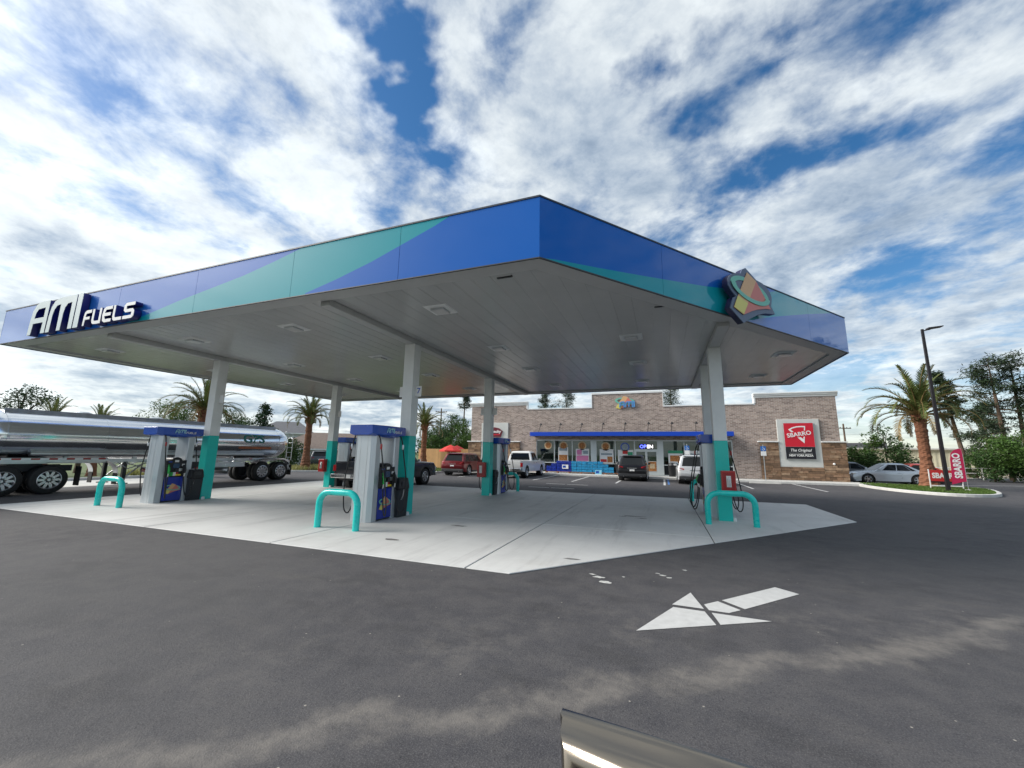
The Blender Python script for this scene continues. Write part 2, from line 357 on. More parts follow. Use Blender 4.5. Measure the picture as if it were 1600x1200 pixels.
def slab_mat():
    m = mat('slab_concrete', (.60,.60,.585), .62, var=.10, vscale=.7, bump=.12, bscale=70, spec=.4); nt = m.node_tree; b = nt.nodes['Principled BSDF']; L = nt.links
    src = b.inputs['Base Color'].links[0].from_socket
    g = N(nt, 'ShaderNodeNewGeometry')
    def nz(s, st, lo, hi, det=6):
        mp = N(nt, 'ShaderNodeMapping'); mp.inputs['Scale'].default_value = st; mp.inputs['Rotation'].default_value = (0,0,.12); L.new(g.outputs['Position'], mp.inputs[0])
        n = N(nt, 'ShaderNodeTexNoise'); n.inputs['Scale'].default_value = s; n.inputs['Detail'].default_value = det; n.inputs['Roughness'].default_value = .7; L.new(mp.outputs[0], n.inputs['Vector'])
        r = N(nt, 'ShaderNodeMapRange'); r.interpolation_type = 'SMOOTHSTEP'; r.inputs['From Min'].default_value = lo; r.inputs['From Max'].default_value = hi; L.new(n.outputs['Fac'], r.inputs[0]); return r.outputs[0]
    def over(col, fac, k, prev):
        f = N(nt, 'ShaderNodeMath', operation='MULTIPLY'); f.inputs[1].default_value = k; L.new(fac, f.inputs[0])
        x = N(nt, 'ShaderNodeMix', data_type='RGBA'); L.new(f.outputs[0], x.inputs['Factor']); L.new(prev, x.inputs['A']); x.inputs['B'].default_value = (*col, 1); return x.outputs['Result']
    c = over((.27,.265,.26), nz(.9, (2.2,.22,1), .50, .78), .55, src)      # tyre grime dragged along the lanes
    c = over((.16,.155,.15), nz(2.6, (1.2,.7,1), .68, .76), .55, c)        # drip stains
    c = over((.36,.32,.27), nz(.6, (1,1,1), .55, .8), .35, c)
    c = over((.60,.60,.58), nz(1.7, (.35,1.6,1), .55, .75), .45, c)
    L.new(c, b.inputs['Base Color']); return m
M_['slab'] = slab_mat()
M_['joint'] = mat('joint_sealant', (.10,.10,.10), .8)
def clip(poly, px, py, nx, ny):              # keep the side where (p-(px,py)).n <= 0
    out = []
    for i in range(len(poly)):
        a, b_ = poly[i], poly[(i+1) % len(poly)]
        da = (a[0]-px)*nx+(a[1]-py)*ny; db = (b_[0]-px)*nx+(b_[1]-py)*ny
        if da <= 0: out.append(a)
        if (da < 0 < db) or (db < 0 < da):
            t = da/(da-db); out.append((a[0]+(b_[0]-a[0])*t, a[1]+(b_[1]-a[1])*t))
    return out
PADN, PADR = (-2.12, 5.66), (4.85, 13.85)
pdx, pdy = PADR[0]-PADN[0], PADR[1]-PADN[1]; pl = math.hypot(pdx, pdy); pnx, pny = pdy/pl, -pdx/pl
padpoly = [(-17.9,5.66), PADN, PADR, (4.85,18.0), (-17.9,18.0)]
pad = MB().prism(padpoly, -.05, .006).build('forecourt_pad', M_['joint']); tag(pad, kind='structure')
xc, yc = [-17.9,-14.2,-10.5,-6.8,-2.82,.88,4.85], [5.66,9.75,13.9,18.0]
for i in range(6):
    for j in range(3):
        g = .011
        q = [(xc[i]+g,yc[j]+g),(xc[i+1]-g,yc[j]+g),(xc[i+1]-g,yc[j+1]-g),(xc[i]+g,yc[j+1]-g)]
        q = clip(q, PADN[0]-pnx*.006, PADN[1]-pny*.006, pnx, pny)
        if len(q) > 2: MB().prism(q, .0, .018+.0006*((i*3+j*5) % 4)).build('slab', M_['slab'], pad, bevel=.006, seg=1)
PADZ = .018
# small dropped patches and spills on the pad and the asphalt
M_['patch'] = mat('dark_patch', (.17,.165,.16), .8, var=.2, vscale=20)
M_['chip'] = mat('white_splash', (.5,.5,.48), .8, var=.3, vscale=30)
def blob(name, x, y, z, rx, ry, m, seed, n=14):
    rnd = random.Random(seed); pts = []
    for k in range(n):
        a = 2*math.pi*k/n; s = .6+.6*rnd.random(); pts.append((x+rx*s*math.cos(a), y+ry*s*math.sin(a)))
    o_ = MB().add([(a,b_,z) for a,b_ in pts], [tuple(range(n))]).build(name, m); tag(o_, kind='structure'); return o_
for k, (x, y, rx, ry) in enumerate([(-4.99,6.8,.16,.07),(-4.5,8.65,.22,.06),(-.84,12.05,.3,.07),(-.6,11.75,.16,.05),(-1.1,11.9,.12,.05),(-1.46,6.8,.14,.03)]):
    blob('floor_stain', x, y, PADZ+.0055, rx, ry, M_['patch'], k)
for k, (x, y, rx, ry) in enumerate([(-.92,6.05,.09,.05),(-.80,5.86,.10,.05),(-1.02,6.15,.06,.03),(-.08,6.5,.06,.03),(.0,6.42,.05,.03),(-.15,6.58,.04,.025),(.23,6.92,.035,.03),(-.6,6.2,.03,.02)]):
    blob('paint_splash', x, y, .005, rx, ry, M_['chip'], 40+k)
# painted lane arrow: five stencilled pieces with gaps
AT, AL, AR = Vector((-.32,4.43)), Vector((.24,5.90)), Vector((.99,5.21))
arrow_pieces = [[(-.32,4.43),(.17,4.97),(.33,5.33),(-.02,5.36)], [(-.005,5.41),(.31,5.40),(.24,5.90)], [(.20,4.98),(.99,5.21),(.39,5.35)],
                [(.36,5.45),(.62,5.40),(.84,5.63),(.60,5.78)], [(.64,5.83),(.90,5.64),(1.54,6.38),(1.33,6.60)]]
# measured in the picture; tip points along the lane towards the left
def gp(px, py):
    d = fw + r2*((px-800)/CAM_F) - u2*((py-600)/CAM_F); t = -CAM_H/d.z; return (d.x*t, d.y*t)
pix = [[(994,986),(1052,949),(1101,956),(1119.5,977.5)], [(1050,945),(1079,926.5),(1100,952)], [(1126,977),(1112,958),(1206,971.5)],
       [(1100,945),(1121.5,940),(1157.5,954),(1139,958.5),(1108,954)], [(1128,938.5),(1211,918),(1249,929),(1164,952.5)]]
ar = MB()
for q in pix:
    q2 = [gp(*p_) for p_ in q]; ar.add([(x,y,.0045) for x,y in q2], [tuple(range(len(q2)))])
tag(ar.build('lane_arrow', M_['linepaint']), kind='structure')
def stripe(x0, y0, x1, y1, w=.1, z=.0045, m='linepaint', name='parking_line'):
    d = Vector((x1-x0, y1-y0)).normalized(); n = Vector((-d.y, d.x))*w/2
    o_ = MB().add([(x0+n.x,y0+n.y,z),(x0-n.x,y0-n.y,z),(x1-n.x,y1-n.y,z),(x1+n.x,y1+n.y,z)], [(0,1,2,3)]).build(name, M_[m]); tag(o_, kind='structure')
for x in (-13.5,-10.75,-8.0,-5.45,-2.75,.02,4.52,7.87): stripe(x, 25.5, x, 31.7, .12)
for y, xa in ((23.0,-6.4),(20.25,-6.6)):
    stripe(xa, y, xa+1.1, y, .16, name='stop_line'); stripe(xa+1.2, y, xa+2.4, y, .16, name='stop_line')
M_['bluepaint'] = mat('blue_road_paint', (.05,.16,.42), .7, var=.2, vscale=9); stripe(.26, 26.2, .26, 31.7, .1, m='bluepaint')
stripe(19.5, 37.6, 26, 40.5, .12, name='lane_line')

# kerbs, sidewalk, lawns
def kerb(pts, name='kerb', w=.17, h=.14, closed=False, m='curb'):
    P_ = [Vector((x, y)) for x, y in pts]; n = len(P_); L_, R2 = [], []
    for i, p_ in enumerate(P_):
        a = P_[(i-1) % n] if (closed or i > 0) else p_; b_ = P_[(i+1) % n] if (closed or i < n-1) else p_
        d = (b_-a).normalized(); nn = Vector((-d.y, d.x))*w/2; L_.append(p_+nn); R2.append(p_-nn)
    rs = [[(L_[i].x,L_[i].y,-.05),(L_[i].x,L_[i].y,h),(R2[i].x,R2[i].y,h),(R2[i].x,R2[i].y,-.05)] for i in range(n)]
    if closed: rs.append(rs[0])
    o_ = MB().rings(rs, not closed).build(name, M_[m], bevel=.025); tag(o_, kind='structure'); return o_
KY, FY = 31.85, 33.9
o = MB().box(-17.1, 12.35, KY, FY+.02, -.05, .145).build('sidewalk', M_['curb'], bevel=.03); tag(o, kind='structure')
kerb([(-27.5,-30),(-27.5,23.5),(-17.4,27.5),(-17.2,33.2)])
isl = [(11.9,34.2),(11.45,31.0),(11.55,28.6),(12.0,26.9),(12.9,25.85),(14.1,25.9),(15.2,26.9),(16.4,29.2),(17.3,31.4),(16.9,32.6),(15.4,33.0)]
def smoothpoly(p_, it=2):
    for _ in range(it):
        q = []
        for i in range(len(p_)):
            a, b_ = p_[i], p_[(i+1) % len(p_)]; q += [(a[0]*.75+b_[0]*.25, a[1]*.75+b_[1]*.25), (a[0]*.25+b_[0]*.75, a[1]*.25+b_[1]*.75)]
        p_ = q
    return p_
isl = smoothpoly(isl)
kerb(isl, closed=True)
def area(name, poly, z, m):
    o_ = MB().add([(x,y,z) for x,y in poly], [tuple(range(len(poly)))]).build(name, m); tag(o_, kind='structure'); return o_
area('planting_island', isl, .12, M_['lawn'])
area('mulch_bed', [(15.05+1.25*math.cos(a*.5236)*(1+.1*math.sin(a*5)), 32.1+.7*math.sin(a*.5236)) for a in range(12)], .128, M_['mulch'])
kerb([(13.6,42.6),(20.7,45.3),(31.5,52.7),(60,64.2)])
area('verge', [(13.6,42.7),(20.7,45.4),(31.5,52.8),(60,64.3),(60,90),(13.6,90)], .06, M_['sand'])
def tufts(name, label, poly_test, n, h, seed, mat_, zf=.12, wid=.02):
    rnd = random.Random(seed); mb = MB()
    xs0, xs1, ys0, ys1, test = poly_test
    k = 0
    while k < n:
        x, y = rnd.uniform(xs0, xs1), rnd.uniform(ys0, ys1)
        if not test(x, y): continue
        k += 1
        for _ in range(3):
            a = rnd.uniform(0, 6.28); hh = h*rnd.uniform(.5, 1.2); l = hh*rnd.uniform(.1, .7); w = wid*rnd.uniform(.7, 1.4)
            mb.add([(x-math.sin(a)*w,y+math.cos(a)*w,zf),(x+math.sin(a)*w,y-math.cos(a)*w,zf),(x+math.cos(a)*l,y+math.sin(a)*l,zf+hh)], [(0,1,2)])
    o_ = mb.build(name, mat_); return tag(o_, label, 'grass', kind='stuff')
def inside(poly):
    def f(x, y):
        c = False
        for i in range(len(poly)):
            (x1,y1),(x2,y2) = poly[i], poly[i-1]
            if (y1 > y) != (y2 > y) and x < (x2-x1)*(y-y1)/(y2-y1)+x1: c = not c
        return c
    return f
islin = [(14.3+(x-14.3)*.95, 29.6+(y-29.6)*.95) for x, y in isl]
tufts('island_grass', 'short green lawn on the kerbed island round the palm', (11,18,25,35,inside(islin)), 5200, .07, 3, M_['grass'])
tufts('strip_grass', 'straw coloured ornamental grass along the kerb before the houses', (-31,-27.7,15,30,lambda x,y: True), 2600, .42, 4, leafmat('straw_grass', (.30,.29,.10), .35, .3), 0., .03)
tufts('fence_grass', 'green lawn strip between the kerb and the board fence', (-26,-17.5,28.5,42,lambda x,y: y > 27.9+(x+17)*.4), 2600, .12, 5, M_['grass'], -.02, .03)

# ================================================================== canopy
XL, XB, YF, YB, XN, YR, ZS, ZT = -19.71, 5.425, 5.831, 20.465, -1.746, 14.577, 4.87, 5.955
NP, RP = Vector((XN, YF)), Vector((XB, YR)); CT = (RP-NP).normalized(); CL = (RP-NP).length; CN = Vector((CT.y, -CT.x))
def fascia_mat(kind):
    m = bpy.data.materials.new('fascia_'+kind); m.use_nodes = True; nt = m.node_tree; b = nt.nodes['Principled BSDF']; L = nt.links
    g = N(nt, 'ShaderNodeNewGeometry'); sep = N(nt, 'ShaderNodeSeparateXYZ'); L.new(g.outputs['Position'], sep.inputs[0])
    def ma(op, a, b_=None, c=None):
        n = N(nt, 'ShaderNodeMath', operation=op)
        for i, x in enumerate((a, b_, c)):
            if x is None: continue
            if isinstance(x, (int, float)): n.inputs[i].default_value = x
            else: L.new(x, n.inputs[i])
        return n.outputs[0]
    if kind == 'front':
        u = sep.outputs[0]
        lo = [(-19.8,4.6),(-6.95,4.6),(-6.83,4.89),(-6.0,5.09),(-5.16,5.33),(-3.76,5.82),(-3.35,6.0),(-3.0,6.6),(-1.7,6.6)]
        hi = [(-19.8,4.6),(-14,4.75),(-12.61,4.93),(-10.91,5.24),(-8.75,5.57),(-7.79,5.77),(-6.85,6.0),(-6.5,6.5),(-1.7,6.6)]; u0, u1 = -19.8, -1.7
    elif kind == 'chamfer':
        vd = N(nt, 'ShaderNodeVectorMath', operation='DOT_PRODUCT'); L.new(g.outputs['Position'], vd.inputs[0]); vd.inputs[1].default_value = (CT.x, CT.y, 0)
        u = ma('SUBTRACT', vd.outputs['Value'], NP.dot(CT))
        hi = [(0,4.86),(.35,4.91),(1.3,5.01),(2.34,5.13),(4.35,5.38),(5.31,5.53),(6.2,5.70),(7.15,5.88),(7.9,6.1),(11.4,6.6)]
        lo = [(0,4.5),(5.2,4.6),(5.86,4.86),(6.5,5.04),(7.18,5.22),(8.89,5.62),(10.49,5.96),(10.8,6.6),(11.4,6.6)]; u0, u1 = 0., 11.4
    if kind in ('front', 'chamfer'):
        t = ma('DIVIDE', ma('SUBTRACT', u, u0), u1-u0)
        def curve(pts):
            fc = N(nt, 'ShaderNodeFloatCurve'); L.new(t, fc.inputs['Value']); cm = fc.mapping.curves[0]
            while len(cm.points) > 2: cm.points.remove(cm.points[1])
            P_ = [((x-u0)/(u1-u0), (z-4.0)/3.0) for x, z in pts]
            cm.points[0].location = P_[0]; cm.points[1].location = P_[-1]
            for q in P_[1:-1]: cm.points.new(*q)
            for q in cm.points: q.handle_type = 'VECTOR'
            fc.mapping.update(); return ma('MULTIPLY_ADD', fc.outputs[0], 3.0, 4.0)
        f = ma('MULTIPLY', ma('GREATER_THAN', sep.outputs[2], curve(lo)), ma('LESS_THAN', sep.outputs[2], curve(hi)))
        x = N(nt, 'ShaderNodeMix', data_type='RGBA'); L.new(f, x.inputs['Factor']); x.inputs['A'].default_value = (.001,.12,.50,1); x.inputs['B'].default_value = (.002,.31,.37,1)
        L.new(x.outputs['Result'], b.inputs['Base Color'])
    else:
        b.inputs['Base Color'].default_value = (.001,.12,.50,1)
    b.inputs['Roughness'].default_value = .45; b.inputs['Specular IOR Level'].default_value = .12
    lw = N(nt, 'ShaderNodeLayerWeight'); lw.inputs['Blend'].default_value = .5
    gl = N(nt, 'ShaderNodeBsdfGlossy'); gl.inputs['Roughness'].default_value = .04; gl.inputs['Color'].default_value = (.95,.97,1,1)
    ms = N(nt, 'ShaderNodeMixShader'); L.new(ma('ADD', ma('MULTIPLY', ma('POWER', lw.outputs['Facing'], 4.0), 1.0), .012), ms.inputs[0])
    L.new(b.outputs[0], ms.inputs[1]); L.new(gl.outputs[0], ms.inputs[2]); L.new(ms.outputs[0], nt.nodes['Material Output'].inputs['Surface'])
    # very slight oil-canning of the thin sheet
    n = N(nt, 'ShaderNodeTexNoise'); n.inputs['Scale'].default_value = .7; n.inputs['Detail'].default_value = 2; L.new(g.outputs['Position'], n.inputs['Vector'])
    bp = N(nt, 'ShaderNodeBump'); bp.inputs['Strength'].default_value = .25; bp.inputs['Distance'].default_value = .03; L.new(n.outputs['Fac'], bp.inputs['Height'])
    L.new(bp.outputs[0], gl.inputs['Normal'])
    return m
FM = {k: fascia_mat(k) for k in ('front', 'chamfer', 'plain')}
can = thing('fuel_canopy', 'wide pump canopy with blue and teal fascia on six columns', 'canopy', (-7.1, 13.2, 0))
can.location = (0, 0, 0)
def wall_panel(name, a, b_, z0, z1, th, m, parent):
    a, b_ = Vector(a), Vector(b_); d = (b_-a).normalized(); n = Vector((d.y, -d.x))   # outward to the right of a->b
    p_ = [a, b_, b_-n*th, a-n*th]
    return MB().prism([(q.x, q.y) for q in p_], z0, z1).build(name, m, parent)
def run(a, b_, m, cuts):
    a, b_ = Vector(a), Vector(b_); d = (b_-a).normalized(); L_ = (b_-a).length; e = [0]+cuts+[L_]
    for i in range(len(e)-1): wall_panel('fascia_panel', a+d*(e[i]+(.004 if i else 0)), a+d*(e[i+1]-(.004 if i < len(e)-2 else 0)), ZS, ZT, .04, m, can)
run((XL,YF), (XN,YF), FM['front'], [3.15, 6.25, 9.37, 12.48, 15.2])
run((XN,YF), (XB,YR), FM['chamfer'], [3.0, 6.0, 9.0])
run((XB,YR), (XB,YB), FM['plain'], [3.0]); run((XB,YB), (XL,YB), FM['plain'], [3*k for k in range(1, 8)]); run((XL,YB), (XL,YF), FM['plain'], [3*k for k in range(1, 5)])
outl = [(XL,YF),(XN,YF),(XB,YR),(XB,YB),(XL,YB)]
def inset(poly, d):
    out = []; n = len(poly)
    for i in range(n):
        p0, p1, p2 = Vector(poly[i-1]), Vector(poly[i]), Vector(poly[(i+1) % n])
        d1, d2 = (p1-p0).normalized(), (p2-p1).normalized(); n1, n2 = Vector((-d1.y,d1.x)), Vector((-d2.y,d2.x))
        bis = (n1+n2).normalized(); out.append(tuple(p1+bis*d/bis.dot(n1)))
    return out
def border(name, o1, o2, z0, z1, m, parent):
    mb = MB(); n = len(o1)
    for i in range(n):
        j = (i+1) % n; mb.prism([o1[i], o1[j], o2[j], o2[i]], z0, z1)
    return mb.build(name, m, parent)
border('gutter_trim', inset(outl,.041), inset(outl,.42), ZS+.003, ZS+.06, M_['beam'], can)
border('top_coping', inset(outl,-.012), inset(outl,.06), ZT, ZT+.03, mat('coping_dark', (.03,.04,.06), .5), can)
border('bottom_edge', inset(outl,-.006), inset(outl,.03), ZS-.018, ZS, mat('edge_dark', (.05,.055,.06), .5), can)
MB().prism(inset(outl,.05), ZS+.3, ZS+.34).build('roof_deck', M_['beam'], can)
inn = inset(outl,.40); pz = ZS+.045
NPAN = 62; px0, px1 = inn[0][0], inn[2][0]; pw = (px1-px0)/NPAN; shared = None
for k in range(NPAN):
    a, b_ = px0+k*pw+.001, px0+(k+1)*pw-.001
    q = clip([(a,inn[0][1]),(b_,inn[0][1]),(b_,inn[3][1]),(a,inn[3][1])], inn[1][0], inn[1][1], CN.x, CN.y)
    if len(q) == 4 and abs(q[0][1]-q[1][1]) < 1e-6:
        if shared is None:
            hy = inn[3][1]-inn[0][1]; w = pw-.002; mb = MB()
            rs = [[(0,y,.03),(0,y,.002),(.01,y,0),(w-.04,y,0),(w-.03,y,.006),(w-.012,y,.006),(w,y,.002),(w,y,.03)] for y in (0,hy)]
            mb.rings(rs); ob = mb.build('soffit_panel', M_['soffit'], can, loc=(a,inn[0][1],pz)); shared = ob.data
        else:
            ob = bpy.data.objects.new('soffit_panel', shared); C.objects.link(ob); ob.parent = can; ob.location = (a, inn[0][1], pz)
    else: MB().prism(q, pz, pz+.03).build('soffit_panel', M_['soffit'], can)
COLS = [(-14.64,9.43),(-6.71,9.60),(1.50,12.50),(-14.64,14.95),(-6.71,15.2),(1.50,14.95)]
CW = .165; BZ = ZS-.10
for x, y0 in ((-14.64,YF+.45),(-6.71,YF+.45),(1.50,10.35)):
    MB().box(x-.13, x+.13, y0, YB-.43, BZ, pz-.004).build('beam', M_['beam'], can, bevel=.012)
for x, y in COLS:
    c_ = MB().box(x-CW, x+CW, y-CW, y+CW, 2.13, BZ).build('column', M_['column'], can, bevel=.012)
    MB().box(x-CW-.004, x+CW+.004, y-CW-.004, y+CW+.004, 0, 2.13).build('painted_base', M_['teal'], c_, bevel=.012)
    MB().lathe([(.05,0),(.05,.07),(.03,.09)], 10, (x+CW+.04, y-CW+.05, PADZ)).build('anchor_cap', M_['white'], c_)
for x in (-17.42,-13.1,-9.1,-4.62,-.68,3.7):
    for y in (7.58,11.12,14.4,18.1):
        if (Vector((x,y))-NP).dot(CN) > -.5: continue
        f_ = MB().rings([[(x-.30,y-.30,pz-.002),(x+.30,y-.30,pz-.002),(x+.30,y+.30,pz-.002),(x-.30,y+.30,pz-.002)],
                         [(x-.27,y-.27,pz-.022),(x+.27,y-.27,pz-.022),(x+.27,y+.27,pz-.022),(x-.27,y+.27,pz-.022)]]).build('light_fixture', M_['column'], can)
        MB().box(x-.17,x+.17,y-.17,y+.17,pz-.062,pz-.022).build('lamp_housing', M_['alu'], f_, bevel=.01)
        MB().box(x-.15,x+.15,y-.15,y+.15,pz-.067,pz-.062).build('lens', M_['lens'], f_)
for x, y in ((-2.6,6.45),(.12,8.9)): MB().box(x-.15,x+.15,y-.02,y+.02,pz-.02,pz+.02).build('drain_slot', M_['dark'], can)

# ---- sign letters on the front fascia
def rr(x0, y0, x1, y1): return [(x0,y0),(x1,y0),(x1,y1),(x0,y1)]
LS = {'A': [[(0,0),(.20,0),(.24,.34),(.80,.34),(.78,0),(1,0),(1,1),(.42,1),(.24,.93),(.10,.76),(.04,.5)], [(.25,.50),(.30,.68),(.40,.78),(.80,.80),(.80,.50)]],
      'M': [[(0,0),(.145,0),(.16,.5),(.20,.68),(.28,.78),(.42,.80),(.43,0),(.565,0),(.575,.5),(.61,.68),(.69,.78),(.845,.80),(.855,0),(1,0),(1,1),(.32,1),(.16,.93),(.06,.76),(.02,.5)]],
      'I': [rr(0,0,1,1)],
      'F': [[(0,0),(.22,0),(.24,.38),(.85,.38),(.85,.56),(.26,.56),(.34,.78),(1,.80),(1,1),(.3,1),(.1,.88),(.03,.6)]],
      'U': [[(0,1),(.22,1),(.22,.26),(.34,.2),(.78,.2),(.78,1),(1,1),(1,0),(.25,0),(.08,.08),(0,.26)]],
      'E': [[(1,0),(.3,0),(.08,.12),(0,.5),(.08,.88),(.3,1),(1,1),(1,.8),(.36,.8),(.24,.6),(.9,.6),(.9,.4),(.24,.4),(.36,.2),(1,.2)]],
      'L': [[(0,1),(.22,1),(.22,.28),(.32,.2),(1,.2),(1,0),(.24,0),(.07,.08),(0,.26)]],
      'S': [[(0,0),(.82,0),(1,.14),(1,.46),(.84,.6),(.26,.6),(.26,.8),(1,.8),(1,1),(.2,1),(.03,.86),(.03,.54),(.2,.4),(.76,.4),(.76,.2),(0,.2)]]}
def letters(s, x0, z0, h, widths, gap, mtx, face, sidem, parent, depth):
    x = x0
    for ch, w in zip(s, widths):
        sp = [[(x+a*w, z0+b_*h) for a, b_ in l] for l in LS[ch]]
        bd = flat('letter', sp, sidem, parent, mtx, depth)
        flat('letter_face', sp, face, bd, mtx @ Matrix.Translation((0,0,depth)), .006)
        x += w+gap
M_['navy'] = mat('sign_navy', (.010,.012,.16), .4, var=.05)
M_['lface'] = mat('sign_face', (.58,.66,.66), .4, var=.03)
ssign = thing('fascia_sign', 'raised letters AMI FUELS on the reflective end of the blue fascia', 'sign', (0,0,0))
fm = frame((0, YF-.012, 0), (1,0,0), (0,0,1))
letters('AMI', -17.52, 4.90, .99, (.96,1.36,.24), .055, fm, M_['lface'], M_['navy'], ssign, .15)
letters('FUELS', -14.62, 4.91, .43, (.36,.42,.42,.40,.46), .055, fm, M_['white'], M_['navy'], ssign, .15)

# ---- emblem (pyramid inside a ring), reused small on the pumps
EO = [(5.58,6.02),(6.0,5.82),(6.25,5.80),(6.42,5.74),(6.56,5.64),(6.62,5.52),(6.58,5.36),(6.55,5.29),(6.70,5.11),(6.27,5.05),(5.93,4.95),(5.53,4.76),(5.32,4.64),(4.85,4.91),(4.99,5.17),(5.11,5.23),(4.95,5.32),(4.84,5.43),(4.84,5.57),(4.92,5.67),(5.05,5.75),(5.36,5.83),(5.43,5.94)]
EB = [(5.60,5.91),(5.95,5.77),(5.32,4.83),(4.96,4.94)]
ER = [(5.95,5.77),(6.49,5.19),(6.30,5.165),(6.11,5.12),(5.88,5.06),(5.67,4.985),(5.32,4.83)]
def emblem_parts(mtx, parent, s=1.0, base=True, dz=.02):
    cx, cz = 5.70, 5.35
    tr = lambda P_: [((x-cx)*s, (z-cz)*s) for x, z in P_]
    T = lambda k: mtx @ Matrix.Translation((0,0,k*dz))
    ell = lambda a, b_, t0, t1, n=30: [((5.69-cx+a*math.cos(t)*math.cos(.10)+b_*math.sin(t)*math.sin(.10))*s, (5.47-cz-a*math.cos(t)*math.sin(.10)+b_*math.sin(t)*math.cos(.10))*s) for t in [t0+(t1-t0)*i/n for i in range(n+1)]]
    if base: flat('backing', [tr(EO)], M_['emb_grey'], parent, mtx, dz)
    up_ = ell(.77,.285,.0,math.pi)+ell(.60,.19,math.pi,.0); flat('ring_back', [up_], M_['emb_ring'], parent, T(1), dz*.5)
    flat('pyramid_face', [tr(EB)], M_['emb_orange'], parent, T(1.5), dz*.4)
    flat('pyramid_face', [tr(ER)], M_['emb_red'], parent, T(1.5), dz*.4)
    flat('pyramid_foot', [tr([(5.14,5.24),(5.47,5.16),(5.52,5.13),(5.32,4.84),(4.97,4.945)])], M_['emb_yellow'], parent, T(1.9), dz*.2)
    lo_ = ell(.77,.285,math.pi,2*math.pi)+ell(.60,.19,2*math.pi,math.pi); flat('ring_front', [lo_], M_['emb_ring'], parent, T(2.2), dz*.5)
for k, c_ in (('emb_grey',(.10,.13,.20)),('emb_ring',(.17,.52,.40)),('emb_orange',(.72,.42,.20)),('emb_red',(.66,.19,.15)),('emb_yellow',(.72,.64,.16)),('emb_side',(.012,.012,.06))): M_[k] = mat(k, c_, .45, var=.05, vscale=3)
emb = thing('emblem_sign', 'large emblem sign of an orange pyramid in a green ring on the angled fascia', 'sign', (0,0,0))
eo = NP+CT*5.70+CN*.012
em = frame((eo.x, eo.y, 5.35), (CT.x,CT.y,0), (0,0,1))
flat('cabinet', [[(x-5.70, z-5.35) for x, z in EO]], M_['emb_side'], emb, em @ Matrix.Translation((0,0,.10)), .12)
emblem_parts(em @ Matrix.Translation((0,0,.22)), emb)
